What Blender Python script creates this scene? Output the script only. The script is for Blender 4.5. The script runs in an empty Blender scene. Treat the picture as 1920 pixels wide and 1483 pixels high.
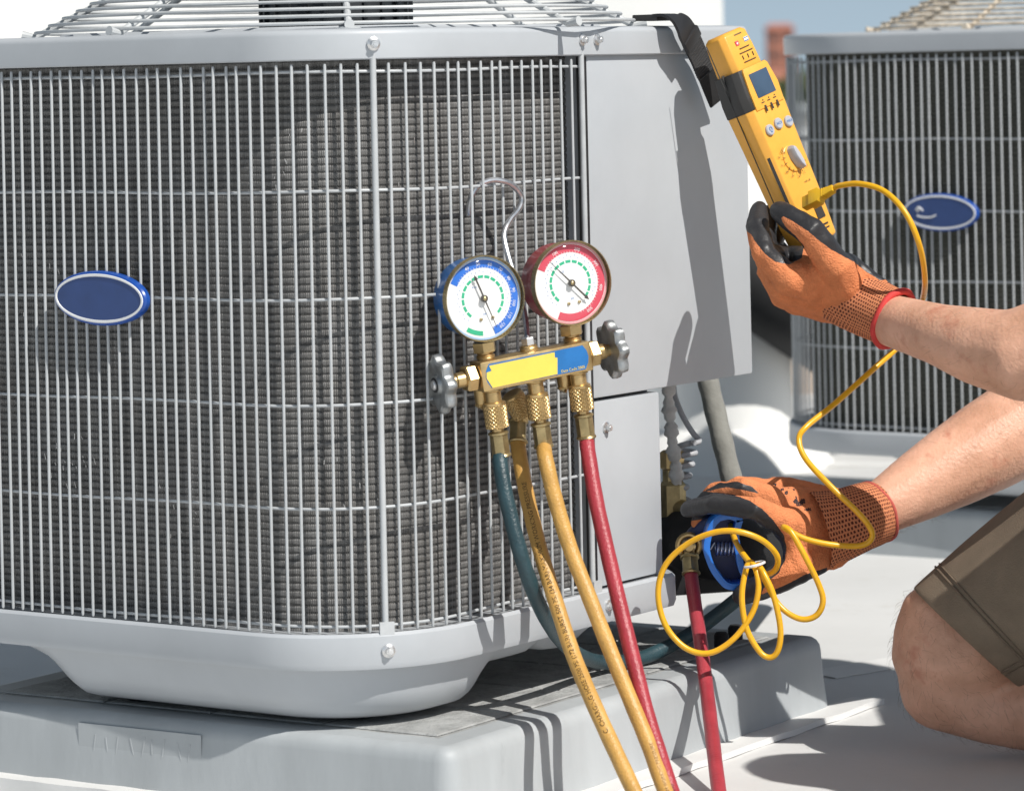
import bpy, bmesh, math, random
import numpy as np
from mathutils import Vector, Matrix, Euler
random.seed(7); rng = np.random.default_rng(7)
PI = math.pi
sc = bpy.context.scene
COL = sc.collection

# ---------------------------------------------------------------- camera
ZC = 0.596            # height of the lens above the roof
FPX = 6700.0          # focal length in pixels of a 1920 px wide picture
ROLL = 0.0225
cam_d = bpy.data.cameras.new('camera'); cam = bpy.data.objects.new('camera', cam_d); COL.objects.link(cam)
cam_d.sensor_width = 36.0; cam_d.sensor_fit = 'HORIZONTAL'
cam_d.lens = FPX / 1920 * 36.0
cam_d.shift_y = -609.5 / 1920
cam.matrix_world = Matrix.Translation((0, 0, ZC)) @ Matrix.Rotation(PI/2, 4, 'X') @ Matrix.Rotation(-ROLL, 4, 'Z')
cam_d.clip_start = 0.05; cam_d.clip_end = 8000
cam_d.dof.use_dof = True; cam_d.dof.focus_distance = 3.06; cam_d.dof.aperture_fstop = 11.5
sc.camera = cam

# ---------------------------------------------------------------- sky, sun, exposure
SUN = Vector((0.60, -0.635, 1.0)).normalized()
w = bpy.data.worlds.new('World'); sc.world = w; w.use_nodes = True
nt = w.node_tree; nt.nodes.clear()
sky = nt.nodes.new('ShaderNodeTexSky'); sky.sky_type = 'NISHITA'; sky.sun_disc = False
sky.sun_elevation = math.asin(SUN.z); sky.sun_rotation = math.atan2(SUN.x, SUN.y)
sky.air_density = 1.0; sky.dust_density = 0.8; sky.ozone_density = 1.5; sky.altitude = 200
bg = nt.nodes.new('ShaderNodeBackground'); bg.inputs['Strength'].default_value = 0.050
out = nt.nodes.new('ShaderNodeOutputWorld')
# look a little above the horizon everywhere, so that the band near it stays pale blue
geo = nt.nodes.new('ShaderNodeTexCoord'); sx_ = nt.nodes.new('ShaderNodeSeparateXYZ'); nt.links.new(geo.outputs['Generated'], sx_.inputs[0])
mz_ = nt.nodes.new('ShaderNodeMath'); mz_.operation = 'ABSOLUTE'; nt.links.new(sx_.outputs['Z'], mz_.inputs[0])
ma_ = nt.nodes.new('ShaderNodeMath'); ma_.operation = 'ADD'; ma_.inputs[1].default_value = 0.22; nt.links.new(mz_.outputs[0], ma_.inputs[0])
cb_ = nt.nodes.new('ShaderNodeCombineXYZ'); nt.links.new(sx_.outputs['X'], cb_.inputs['X']); nt.links.new(sx_.outputs['Y'], cb_.inputs['Y']); nt.links.new(ma_.outputs[0], cb_.inputs['Z'])
nm_ = nt.nodes.new('ShaderNodeVectorMath'); nm_.operation = 'NORMALIZE'; nt.links.new(cb_.outputs[0], nm_.inputs[0]); nt.links.new(nm_.outputs[0], sky.inputs[0])
hs_ = nt.nodes.new('ShaderNodeHueSaturation'); hs_.inputs['Saturation'].default_value = 0.60; hs_.inputs['Hue'].default_value = 0.478; nt.links.new(sky.outputs[0], hs_.inputs['Color'])
gr_ = nt.nodes.new('ShaderNodeMapRange'); gr_.inputs['From Min'].default_value = 0; gr_.inputs['From Max'].default_value = 1; gr_.inputs['To Min'].default_value = 2.45; gr_.inputs['To Max'].default_value = 0.80
nt.links.new(mz_.outputs[0], gr_.inputs[0])
vm_ = nt.nodes.new('ShaderNodeVectorMath'); vm_.operation = 'SCALE'; nt.links.new(hs_.outputs[0], vm_.inputs[0]); nt.links.new(gr_.outputs[0], vm_.inputs['Scale'])
nt.links.new(vm_.outputs[0], bg.inputs[0]); nt.links.new(bg.outputs[0], out.inputs[0])
sun_d = bpy.data.lights.new('sun', 'SUN'); sun_d.energy = 4.7; sun_d.angle = math.radians(0.53); sun_d.color = (1.0, 0.96, 0.90)
sun = bpy.data.objects.new('sun', sun_d); COL.objects.link(sun)
sun.rotation_euler = SUN.to_track_quat('Z', 'Y').to_euler(); sun.location = (3, -4, 8)
sc.view_settings.view_transform = 'Standard'; sc.view_settings.look = 'None'
sc.view_settings.gamma = 1.0; sc.view_settings.exposure = 0.0; sc.view_settings.use_curve_mapping = False

# ---------------------------------------------------------------- helpers: where a sight line meets a depth
CR, SR = math.cos(ROLL), math.sin(ROLL)
def at(px, py, Y):
    a, b = px - 960.0, py - 132.0
    ux, uy = a*CR - b*SR, a*SR + b*CR
    return Vector((ux/FPX*Y, Y, ZC - uy/FPX*Y))
def pix(p):
    ux, uy = p[0]/p[1]*FPX, (ZC - p[2])/p[1]*FPX
    return 960 + ux*CR + uy*SR, 132 - ux*SR + uy*CR

# ---------------------------------------------------------------- materials
def nodes(m):
    m.use_nodes = True; t = m.node_tree; b = t.nodes.get('Principled BSDF')
    return t, b
def N(t, typ, **kw):
    n = t.nodes.new(typ)
    for k, v in kw.items(): setattr(n, k, v)
    return n
def pm(name, col, rough=0.5, metal=0.0, var=0.10, vs=25.0, bump=0.0, bs=300.0, coat=0.0, col2=None, mix2=0.5, spots=None, rvar=0.1, stretch=None, spec=None, sss=0.0):
    m = bpy.data.materials.new(name); t, b = nodes(m)
    tc = N(t, 'ShaderNodeTexCoord'); mp = N(t, 'ShaderNodeMapping')
    t.links.new(tc.outputs['Object'], mp.inputs[0])
    if stretch: mp.inputs['Scale'].default_value = stretch
    no = N(t, 'ShaderNodeTexNoise'); no.inputs['Scale'].default_value = vs; no.inputs['Detail'].default_value = 6; no.inputs['Roughness'].default_value = 0.62
    t.links.new(mp.outputs[0], no.inputs['Vector'])
    rp = N(t, 'ShaderNodeValToRGB')
    c = Vector(col)
    c2 = Vector(col2) if col2 else c
    lo = c*(1 - var); hi = (c2 if col2 else c)*(1 + var)
    rp.color_ramp.elements[0].position = 0.3; rp.color_ramp.elements[1].position = 0.3 + 0.4*max(mix2, .05)*2*.5 + .15
    rp.color_ramp.elements[0].color = (*lo, 1); rp.color_ramp.elements[1].color = (min(hi[0], .95), min(hi[1], .95), min(hi[2], .95), 1)
    t.links.new(no.outputs['Fac'], rp.inputs[0])
    src = rp.outputs[0]
    if spots:
        sc_, thr, scol = spots
        n2 = N(t, 'ShaderNodeTexNoise'); n2.inputs['Scale'].default_value = sc_; n2.inputs['Detail'].default_value = 8; n2.inputs['Roughness'].default_value = .7
        t.links.new(mp.outputs[0], n2.inputs['Vector'])
        r2 = N(t, 'ShaderNodeValToRGB'); r2.color_ramp.elements[0].position = thr; r2.color_ramp.elements[1].position = min(thr + .12, 1)
        t.links.new(n2.outputs['Fac'], r2.inputs[0])
        mx = N(t, 'ShaderNodeMix', data_type='RGBA'); t.links.new(r2.outputs[0], mx.inputs['Factor'])
        t.links.new(src, mx.inputs['A']); mx.inputs['B'].default_value = (*scol, 1)
        src = mx.outputs['Result']
    t.links.new(src, b.inputs['Base Color'])
    mr = N(t, 'ShaderNodeMapRange'); mr.inputs['To Min'].default_value = max(rough - rvar, .03); mr.inputs['To Max'].default_value = min(rough + rvar, 1)
    t.links.new(no.outputs['Fac'], mr.inputs[0]); t.links.new(mr.outputs[0], b.inputs['Roughness'])
    b.inputs['Metallic'].default_value = metal
    if coat: b.inputs['Coat Weight'].default_value = coat
    if spec is not None: b.inputs['Specular IOR Level'].default_value = spec
    if sss:
        b.inputs['Subsurface Weight'].default_value = sss; b.inputs['Subsurface Radius'].default_value = (.012, .005, .003); b.inputs['Subsurface Scale'].default_value = 0.6
    if bump:
        nb = N(t, 'ShaderNodeTexNoise'); nb.inputs['Scale'].default_value = bs; nb.inputs['Detail'].default_value = 4
        t.links.new(mp.outputs[0], nb.inputs['Vector'])
        bp = N(t, 'ShaderNodeBump'); bp.inputs['Strength'].default_value = bump; bp.inputs['Distance'].default_value = 0.002
        t.links.new(nb.outputs['Fac'], bp.inputs['Height']); t.links.new(bp.outputs[0], b.inputs['Normal'])
    return m
M = {}
M['paint'] = pm('grey_cabinet_paint', (.445, .47, .497), .42, 0, .06, 7, bump=.30, bs=9, spots=(60, .70, (.36, .36, .35)), rvar=.08)
M['wire'] = pm('grey_wire_coating', (.46, .48, .495), .42, 0, .08, 40)
M['guard'] = pm('guard_wire_coating', (.50, .52, .53), .42, 0, .10, 40, spots=(90, .68, (.30, .25, .2)))
M['rust'] = pm('rusty_guard_wire', (.40, .31, .22), .7, 0, .3, 60, col2=(.62, .55, .45))
M['bolt'] = pm('zinc_bolt', (.72, .72, .72), .3, .85, .1, 200)
M['black'] = pm('black_metal', (.018, .018, .02), .5, 0, .3, 30)
M['rubber'] = pm('black_rubber', (.012, .012, .013), .75, 0, .3, 60, bump=.2, bs=400)
M['motor'] = pm('dark_motor_paint', (.022, .026, .03), .4, .2, .2, 40)
M['blue_badge'] = pm('blue_badge', (.030, .065, .20), .38, 0, .12, 30, rvar=.1)
M['fin'] = pm('fin_edge', (.11, .108, .105), .6, .2, .3, 90, stretch=(1, 1, .15))
M['badge_edge'] = pm('badge_edge', (.012, .07, .33), .3, 0, .05, 30)
M['white'] = pm('white_plastic', (.78, .79, .80), .4, 0, .03, 40)
M['roof'] = pm('white_roof_membrane', (.66, .662, .655), .6, 0, .06, 3.0, bump=.25, bs=60, spots=(5, .58, (.56, .545, .51)))
M['strip'] = pm('membrane_strip', (.72, .72, .71), .55, 0, .05, 12, bump=.15, bs=80)
M['wall_white'] = pm('white_parapet_paint', (.80, .80, .78), .7, 0, .05, 2)
M['coping'] = pm('grey_coping', (.42, .43, .43), .5, 0, .1, 5)
M['pad'] = pm('grey_pad_plastic', (.39, .415, .43), .55, 0, .15, 7, bump=.12, bs=140, stretch=(1, 1, .25), spots=(22, .67, (.30, .32, .33)))
M['brass'] = pm('brass', (.56, .40, .19), .36, .85, .22, 60, spots=(120, .66, (.30, .19, .08)), bump=.06, bs=700)
M['brass_old'] = pm('dull_brass', (.42, .33, .17), .38, .85, .3, 80, bump=.08, bs=600)
M['chrome'] = pm('cast_zinc', (.38, .395, .40), .42, .85, .18, 90, bump=.12, bs=500)
M['steel'] = pm('galvanised_rod', (.55, .56, .58), .32, .9, .25, 120)
M['gblue'] = pm('gauge_blue', (.012, .14, .44), .34, 0, .08, 50, coat=.3)
M['gred'] = pm('gauge_red', (.40, .025, .035), .36, 0, .1, 50, coat=.3)
M['print_blue'] = pm('print_blue', (.02, .15, .60), .5, 0, .04, 50)
M['print_red'] = pm('print_red', (.62, .07, .11), .5, 0, .04, 50)
M['print_green'] = pm('print_green', (.02, .42, .22), .5, 0, .04, 50)
M['print_dark'] = pm('print_dark', (.04, .035, .03), .5, 0, .04, 50)
M['print_white'] = pm('print_white', (.85, .85, .85), .5, 0, .02, 50)
M['edge_blue'] = pm('pale_blue_edge', (.36, .52, .76), .5, 0, .04, 50)
M['edge_red'] = pm('pale_red_edge', (.72, .36, .38), .5, 0, .04, 50)
M['dial'] = pm('dial_white', (.84, .84, .83), .5, 0, .02, 50)
M['yellow_label'] = pm('yellow_label', (.83, .62, .10), .45, 0, .05, 40, spots=(150, .72, (.5, .4, .2)))
M['blue_label'] = pm('blue_label', (.015, .15, .42), .45, 0, .1, 60)
M['hose_yellow'] = pm('hose_yellow', (.54, .305, .08), .42, 0, .14, 45, bump=.3, bs=500, spots=(70, .66, (.36, .18, .04)), rvar=.14)
M['hose_red'] = pm('hose_red', (.35, .036, .05), .40, 0, .14, 45, bump=.3, bs=500, spots=(70, .66, (.22, .02, .03)), rvar=.14)
M['hose_teal'] = pm('hose_teal', (.022, .054, .066), .42, 0, .2, 45, bump=.3, bs=500, rvar=.14)
M['meter'] = pm('meter_yellow', (.87, .43, .065), .38, 0, .05, 60, bump=.06, bs=900)
M['meter_dark'] = pm('meter_charcoal', (.035, .034, .033), .5, 0, .1, 60, bump=.1, bs=900)
M['screen'] = pm('lcd_glass', (.06, .10, .16), .15, 0, .05, 60)
M['button'] = pm('grey_button', (.45, .47, .52), .4, 0, .04, 60)
M['cord'] = pm('yellow_cord', (.80, .42, .015), .3, 0, .05, 80, spots=(60, .72, (.55, .28, .02)))
M['plug'] = pm('yellow_plug', (.74, .44, .02), .4, 0, .05, 80)
M['clamp'] = pm('blue_clamp', (.014, .17, .66), .30, 0, .1, 60, coat=.2)
M['clamp_in'] = pm('dark_blue_inside', (.006, .02, .10), .4, 0, .1, 60)
M['webbing'] = pm('black_webbing', (.028, .028, .03), .7, 0, .3, 90, bump=.5, bs=700)
M['foam'] = pm('grey_pipe_foam', (.22, .22, .20), .85, 0, .22, 30, bump=.4, bs=160, stretch=(1, 1, 1))
M['coilcord'] = pm('grey_coiled_cord', (.42, .43, .45), .5, 0, .1, 60)
M['dirtywhite'] = pm('dirty_white_wrap', (.55, .55, .53), .6, 0, .2, 40, bump=.3, bs=120)
M['skin'] = pm('skin', (.63, .335, .215), .48, 0, .10, 26, col2=(.72, .41, .285), bump=.35, bs=330, sss=.10, spots=(22, .58, (.56, .245, .16)), rvar=.08)
M['hair'] = pm('body_hair', (.12, .07, .04), .5)
M['glove_black'] = pm('glove_nitrile', (.022, .023, .026), .42, 0, .3, 40, bump=.3, bs=260, rvar=.14)
M['glove_orange'] = pm('glove_orange', (.72, .25, .105), .9, 0, .12, 90, bump=.9, bs=620, spots=(35, .66, (.42, .17, .09)), spec=.25)
M['trim'] = pm('glove_red_trim', (.62, .05, .045), .75, 0, .1, 200, bump=.3, bs=1200)
M['trim_dull'] = pm('glove_dull_trim', (.52, .10, .075), .8, 0, .1, 200, bump=.3, bs=1200)
M['shorts'] = pm('olive_brown_twill', (.215, .168, .122), .9, 0, .14, 22, bump=.5, bs=900, spec=.2)
M['seam'] = pm('olive_brown_seam', (.17, .13, .095), .9, 0, .2, 150, bump=.6, bs=900, spec=.2)
M['shirt'] = pm('dark_shirt', (.06, .065, .075), .9, 0, .1, 20, bump=.3, bs=400)
M['shoe'] = pm('brown_boot', (.09, .06, .04), .6, 0, .2, 30)
M['ink'] = pm('glove_ink', (.03, .02, .025), .8)
M['brick'] = pm('brick_red', (.40, .17, .12), .85, 0, .2, .6)
M['tile'] = pm('red_roof_tiles', (.42, .17, .12), .85, 0, .15, .4)
M['plaster'] = pm('beige_plaster', (.52, .42, .34), .9, 0, .1, .4)
M['grey_wall'] = pm('grey_plaster', (.32, .32, .32), .9, 0, .1, .4)
M['pale_roof'] = pm('pale_roof', (.55, .58, .60), .8, 0, .1, .2)
M['window'] = pm('dark_window', (.03, .04, .05), .15)
M['leaf'] = pm('leaf_green', (.055, .085, .03), .7, 0, .4, .8, col2=(.09, .12, .04))
M['bark'] = pm('bark', (.09, .065, .045), .9, 0, .3, 2)
M['city'] = pm('city_ground', (.16, .17, .13), .95, 0, .4, .02)
M['sky_dark'] = M['black']

def mat_glass():
    m = bpy.data.materials.new('gauge_lens'); t, b = nodes(m)
    b.inputs['Base Color'].default_value = (1, 1, 1, 1); b.inputs['Roughness'].default_value = .03
    tr = N(t, 'ShaderNodeBsdfTransparent'); gl = N(t, 'ShaderNodeBsdfGlossy'); gl.inputs['Roughness'].default_value = .06
    fr = N(t, 'ShaderNodeFresnel'); fr.inputs['IOR'].default_value = 1.45
    mx = N(t, 'ShaderNodeMixShader'); o = t.nodes['Material Output']
    ge = N(t, 'ShaderNodeNewGeometry'); sb = N(t, 'ShaderNodeMath', operation='SUBTRACT'); sb.inputs[0].default_value = 1; t.links.new(ge.outputs['Backfacing'], sb.inputs[1])
    ml = N(t, 'ShaderNodeMath', operation='MULTIPLY'); t.links.new(fr.outputs[0], ml.inputs[0]); t.links.new(sb.outputs[0], ml.inputs[1])
    t.links.new(ml.outputs[0], mx.inputs[0]); t.links.new(tr.outputs[0], mx.inputs[1]); t.links.new(gl.outputs[0], mx.inputs[2]); t.links.new(mx.outputs[0], o.inputs[0])
    return m
M['lens'] = mat_glass()
def mat_coil():
    m = bpy.data.materials.new('aluminium_fins'); t, b = nodes(m)
    uv = N(t, 'ShaderNodeUVMap'); sep = N(t, 'ShaderNodeSeparateXYZ'); t.links.new(uv.outputs[0], sep.inputs[0])
    # u in metres along the coil, v in metres up: thin upright fins
    mu = N(t, 'ShaderNodeMath', operation='MULTIPLY'); mu.inputs[1].default_value = 2*PI/0.0019; t.links.new(sep.outputs['X'], mu.inputs[0])
    sn = N(t, 'ShaderNodeMath', operation='SINE'); t.links.new(mu.outputs[0], sn.inputs[0])
    mp = N(t, 'ShaderNodeMapping'); mp.inputs['Scale'].default_value = (260, 9, 1); t.links.new(uv.outputs[0], mp.inputs[0])
    n1 = N(t, 'ShaderNodeTexNoise'); n1.inputs['Scale'].default_value = 1; n1.inputs['Detail'].default_value = 3; t.links.new(mp.outputs[0], n1.inputs['Vector'])
    mp2 = N(t, 'ShaderNodeMapping'); mp2.inputs['Scale'].default_value = (14, 22, 1); t.links.new(uv.outputs[0], mp2.inputs[0])
    n2 = N(t, 'ShaderNodeTexNoise'); n2.inputs['Scale'].default_value = 1; n2.inputs['Detail'].default_value = 6; t.links.new(mp2.outputs[0], n2.inputs['Vector'])
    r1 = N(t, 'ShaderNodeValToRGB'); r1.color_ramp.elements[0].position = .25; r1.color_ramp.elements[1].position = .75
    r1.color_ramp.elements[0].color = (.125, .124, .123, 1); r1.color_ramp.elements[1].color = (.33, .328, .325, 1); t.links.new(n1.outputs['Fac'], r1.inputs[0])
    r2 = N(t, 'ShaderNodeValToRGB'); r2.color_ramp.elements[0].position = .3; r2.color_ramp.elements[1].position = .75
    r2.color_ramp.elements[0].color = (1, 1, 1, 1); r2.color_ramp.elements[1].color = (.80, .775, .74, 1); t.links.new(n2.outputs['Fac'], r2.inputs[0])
    mx = N(t, 'ShaderNodeMix', data_type='RGBA', blend_type='MULTIPLY'); mx.inputs['Factor'].default_value = 1
    t.links.new(r1.outputs[0], mx.inputs['A']); t.links.new(r2.outputs[0], mx.inputs['B'])
    t.links.new(mx.outputs['Result'], b.inputs['Base Color'])
    ad = N(t, 'ShaderNodeMath', operation='MULTIPLY_ADD'); ad.inputs[1].default_value = 1.2; t.links.new(n1.outputs['Fac'], ad.inputs[0]); t.links.new(sn.outputs[0], ad.inputs[2])
    bp = N(t, 'ShaderNodeBump'); bp.inputs['Strength'].default_value = .55; bp.inputs['Distance'].default_value = .0009
    t.links.new(ad.outputs[0], bp.inputs['Height']); t.links.new(bp.outputs[0], b.inputs['Normal'])
    b.inputs['Roughness'].default_value = .55; b.inputs['Metallic'].default_value = .3
    return m
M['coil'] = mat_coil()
def mat_cuff():
    m = bpy.data.materials.new('glove_cuff_knit'); t, b = nodes(m)
    uv = N(t, 'ShaderNodeUVMap'); mp = N(t, 'ShaderNodeMapping'); t.links.new(uv.outputs[0], mp.inputs[0])
    # u runs round the wrist, v along it: rows of short dark stitches running along the arm
    br = N(t, 'ShaderNodeTexBrick'); br.offset = .5; br.inputs['Scale'].default_value = 1.0
    br.inputs['Brick Width'].default_value = 1.0; br.inputs['Row Height'].default_value = 1.0; br.inputs['Mortar Size'].default_value = .25; br.inputs['Mortar Smooth'].default_value = .25
    br.inputs['Color1'].default_value = (.10, .03, .02, 1); br.inputs['Color2'].default_value = (.14, .04, .025, 1); br.inputs['Mortar'].default_value = (.66, .25, .12, 1)
    mp.inputs['Scale'].default_value = (50, 26, 1)
    no = N(t, 'ShaderNodeTexNoise'); no.inputs['Scale'].default_value = 30; t.links.new(uv.outputs[0], no.inputs['Vector'])
    va = N(t, 'ShaderNodeVectorMath', operation='MULTIPLY_ADD'); va.inputs[1].default_value = (.6, .6, 0); t.links.new(no.outputs['Color'], va.inputs[0]); t.links.new(mp.outputs[0], va.inputs[2])
    sw = N(t, 'ShaderNodeSeparateXYZ'); t.links.new(va.outputs[0], sw.inputs[0])
    cb = N(t, 'ShaderNodeCombineXYZ'); t.links.new(sw.outputs['Y'], cb.inputs['X']); t.links.new(sw.outputs['X'], cb.inputs['Y'])
    t.links.new(cb.outputs[0], br.inputs['Vector']); t.links.new(br.outputs['Color'], b.inputs['Base Color'])
    bp = N(t, 'ShaderNodeBump'); bp.inputs['Strength'].default_value = .6; bp.inputs['Distance'].default_value = .0006; t.links.new(br.outputs['Fac'], bp.inputs['Height']); t.links.new(bp.outputs[0], b.inputs['Normal'])
    b.inputs['Roughness'].default_value = .9; b.inputs['Specular IOR Level'].default_value = .2
    return m
M['cuff'] = mat_cuff()
def mat_padtop():
    m = pm('speckled_pad_top', (.33, .338, .335), .85, 0, .25, 40, bump=.9, bs=190, spots=(170, .60, (.20, .20, .195)))
    return m
M['pad_top'] = mat_padtop()

# ---------------------------------------------------------------- mesh helpers
class MB:
    def __init__(s): s.v = []; s.f = []; s.uv = {}; s.fm = []; s.cm = 0
    def add(s, vs, fs, mi=None, uvs=None):
        o = len(s.v); s.v += [tuple(v) for v in vs]
        for i, f in enumerate(fs): s.f.append(tuple(o + k for k in f)); s.fm.append(s.cm if mi is None else mi)
        if uvs is not None:
            for i, u in enumerate(uvs): s.uv[o + i] = u
    def grid(s, rows, closed=False, mi=None, uvs=None, flip=False):
        n = len(rows[0]); vs = [p for r in rows for p in r]; fs = []
        for j in range(len(rows) - 1):
            for i in range(n if closed else n - 1):
                a, b_, c, d = j*n + i, j*n + (i + 1) % n, (j + 1)*n + (i + 1) % n, (j + 1)*n + i
                fs.append((a, d, c, b_) if flip else (a, b_, c, d))
        s.add(vs, fs, mi, uvs)
    def fan(s, ring, flip=False, mi=None):
        c = sum((Vector(p) for p in ring), Vector())/len(ring); n = len(ring)
        s.add(list(ring) + [c], [((i + 1) % n, i, n) if flip else (i, (i + 1) % n, n) for i in range(n)], mi)
    def box(s, c, d, rot=None, mi=None):
        vs = []
        for z in (-1, 1):
            for y in (-1, 1):
                for x in (-1, 1):
                    v = Vector((x*d[0]/2, y*d[1]/2, z*d[2]/2))
                    if rot is not None: v = rot @ v
                    vs.append(v + Vector(c))
        s.add(vs, [(0, 2, 3, 1), (4, 5, 7, 6), (0, 1, 5, 4), (2, 6, 7, 3), (0, 4, 6, 2), (1, 3, 7, 5)], mi)
    def tube(s, pts, r, n=8, cap=True, mi=None, uv=False, round_end=False, up=None):
        pts = [Vector(p) for p in pts]; m = len(pts)
        rs = [r]*m if not hasattr(r, '__len__') else list(r)
        if round_end:
            def hemi(p, d, rr): return [(p + d*rr*math.sin(a), rr*math.cos(a)) for a in (PI*.5*.97, PI*.36, PI*.18)]
            d0 = (pts[0] - pts[1]).normalized(); d1 = (pts[-1] - pts[-2]).normalized()
            h0 = hemi(pts[0], d0, rs[0]); h1 = hemi(pts[-1], d1, rs[-1])[::-1]
            pts = [a for a, _ in h0] + pts + [a for a, _ in h1]; rs = [b for _, b in h0] + rs + [b for _, b in h1]; m = len(pts)
        T = []
        for i in range(m):
            d = pts[min(i + 1, m - 1)] - pts[max(i - 1, 0)]
            T.append(d.normalized() if d.length > 1e-9 else Vector((0, 0, 1)))
        u = Vector(up) if up is not None else (Vector((0, 0, 1)) if abs(T[0].z) < .9 else Vector((1, 0, 0)))
        u = (u - T[0]*u.dot(T[0])).normalized()
        rows = []; uvs = []; L = 0; cols = n + 1 if uv else n
        for i in range(m):
            if i:
                u = u - T[i]*u.dot(T[i]); u.normalize(); L += (pts[i] - pts[i - 1]).length
            b = T[i].cross(u)
            rows.append([pts[i] + (u*math.cos(2*PI*k/n) + b*math.sin(2*PI*k/n))*rs[i] for k in range(cols)])
            uvs += [(k/n, L) for k in range(cols)]
        s.grid(rows, not uv, mi, uvs if uv else None)
        if cap:
            s.fan(rows[0][:n], True, mi); s.fan(rows[-1][:n], False, mi)
        return rows
    def lathe(s, prof, M4=None, n=24, mi=None, cap=True, mod=None):
        """prof: (radius, height) along +z, from bottom to top"""
        rows = []
        for j, (r, h) in enumerate(prof):
            row = []
            for k in range(n):
                rr = r if mod is None else r*mod(j, k, 2*PI*k/n)
                v = Vector((rr*math.cos(2*PI*k/n), rr*math.sin(2*PI*k/n), h)); row.append(M4 @ v if M4 is not None else v)
            rows.append(row)
        s.grid(rows, True, mi)
        if cap:
            s.fan(rows[0], True, mi); s.fan(rows[-1], False, mi)
    def mesh(s, name, mats, smooth=35):
        me = bpy.data.meshes.new(name); me.from_pydata(s.v, [], s.f)
        for m in (mats if isinstance(mats, (list, tuple)) else [mats]): me.materials.append(m)
        me.polygons.foreach_set('material_index', s.fm)
        if s.uv:
            l = me.uv_layers.new(name='UVMap'); li = np.empty(len(me.loops), 'i'); me.loops.foreach_get('vertex_index', li)
            arr = np.zeros((len(s.v), 2)); 
            for k, u in s.uv.items(): arr[k] = u
            l.data.foreach_set('uv', arr[li].ravel())
        me.update()
        if smooth:
            me.polygons.foreach_set('use_smooth', [True]*len(me.polygons)); me.set_sharp_from_angle(angle=math.radians(smooth))
        return me
    def build(s, name, mats, parent=None, smooth=35, bevel=0):
        o = bpy.data.objects.new(name, s.mesh(name, mats, smooth if not bevel else 0)); COL.objects.link(o)
        if parent is not None: o.parent = parent
        if bevel: bevel_obj(o, bevel, smooth)
        return o
def bevel_obj(o, w_, smooth=35, seg=2, ang=30):
    bm = bmesh.new(); bm.from_mesh(o.data); bmesh.ops.remove_doubles(bm, verts=bm.verts, dist=1e-6)
    es = [e for e in bm.edges if len(e.link_faces) == 2 and e.calc_face_angle(0) > math.radians(ang)]
    bmesh.ops.bevel(bm, geom=es, offset=w_, segments=seg, profile=.6, affect='EDGES', clamp_overlap=True)
    bm.to_mesh(o.data); bm.free()
    o.data.polygons.foreach_set('use_smooth', [True]*len(o.data.polygons)); o.data.set_sharp_from_angle(angle=math.radians(50))
def empty(name, loc=(0, 0, 0), rot=None, parent=None):
    o = bpy.data.objects.new(name, None); COL.objects.link(o); o.location = loc
    if rot is not None: o.rotation_euler = rot
    o.empty_display_size = .05
    if parent is not None: o.parent = parent
    return o
def tag(o, label=None, cat=None, group=None, kind=None):
    if label: o['label'] = label
    if cat: o['category'] = cat
    if group: o['group'] = group
    if kind: o['kind'] = kind
    return o
def catmull(P, n=8, closed=False):
    P = [Vector(p) for p in P]; out = []
    m = len(P)
    for i in range(m - 1):
        p0 = P[i - 1] if i else P[0]*2 - P[1]; p1, p2 = P[i], P[i + 1]; p3 = P[i + 2] if i + 2 < m else P[-1]*2 - P[-2]
        for k in range(n):
            t = k/n
            out.append(.5*((2*p1) + (p2 - p0)*t + (2*p0 - 5*p1 + 4*p2 - p3)*t*t + (3*p1 - p0 - 3*p2 + p3)*t**3))
    out.append(P[-1]); return out
def frame(origin, x, y, z):
    m = Matrix((x, y, z)).transposed().to_4x4(); m.translation = origin; return m
def align_z(p, d, up=Vector((0, 0, 1))):
    """matrix whose +z points along d, placed at p"""
    return Matrix.Translation(p) @ Vector(d).normalized().to_track_quat('Z', 'Y').to_matrix().to_4x4()
def hexprism(mb, Mx, r, h0, h1, mi=None, cham=.12):
    mb.lathe([(r*(1 - cham), h0), (r, h0 + (h1 - h0)*.12), (r, h1 - (h1 - h0)*.12), (r*(1 - cham), h1)], Mx, 6, mi)
def rounded_poly(corners, off=0.0, seg=8):
    """counter-clockwise rounded polygon [(x, y, r)] offset outwards by off -> list of Vector2"""
    n = len(corners); out = []
    for i in range(n):
        p = Vector(corners[i][:2]); a = Vector(corners[i - 1][:2]); b = Vector(corners[(i + 1) % n][:2]); r = corners[i][2]
        d0 = (p - a).normalized(); d1 = (b - p).normalized()
        n0 = Vector((d0.y, -d0.x)); n1 = Vector((d1.y, -d1.x))
        bis = (n0 + n1); c = p - bis*(r/(1 + n0.dot(n1)))
        a0 = math.atan2(n0.y, n0.x); a1 = math.atan2(n1.y, n1.x)
        while a1 < a0: a1 += 2*PI
        rr = r + off
        if rr < 0.0006: c = p + bis*(off/(1 + n0.dot(n1))); rr = 0.0
        for k in range(seg + 1):
            t = a0 + (a1 - a0)*k/seg; out.append(c + Vector((math.cos(t), math.sin(t)))*rr)
    return out
_tc = {}
def text_mesh(s, size=1.0, align='LEFT', bold=False):
    key = (s, align)
    if key not in _tc:
        cu = bpy.data.curves.new('t', 'FONT'); cu.body = s; cu.size = 1; cu.align_x = align; cu.align_y = 'CENTER'; cu.resolution_u = 2
        if bold: cu.offset = .012
        o = bpy.data.objects.new('t', cu); COL.objects.link(o)
        me = o.to_mesh(); vs = [tuple(v.co) for v in me.vertices]; fs = [tuple(p.vertices) for p in me.polygons]
        o.to_mesh_clear(); bpy.data.objects.remove(o); bpy.data.curves.remove(cu); _tc[key] = (vs, fs)
    vs, fs = _tc[key]
    return [(x*size, y*size, 0) for x, y, _ in vs], fs
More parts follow.
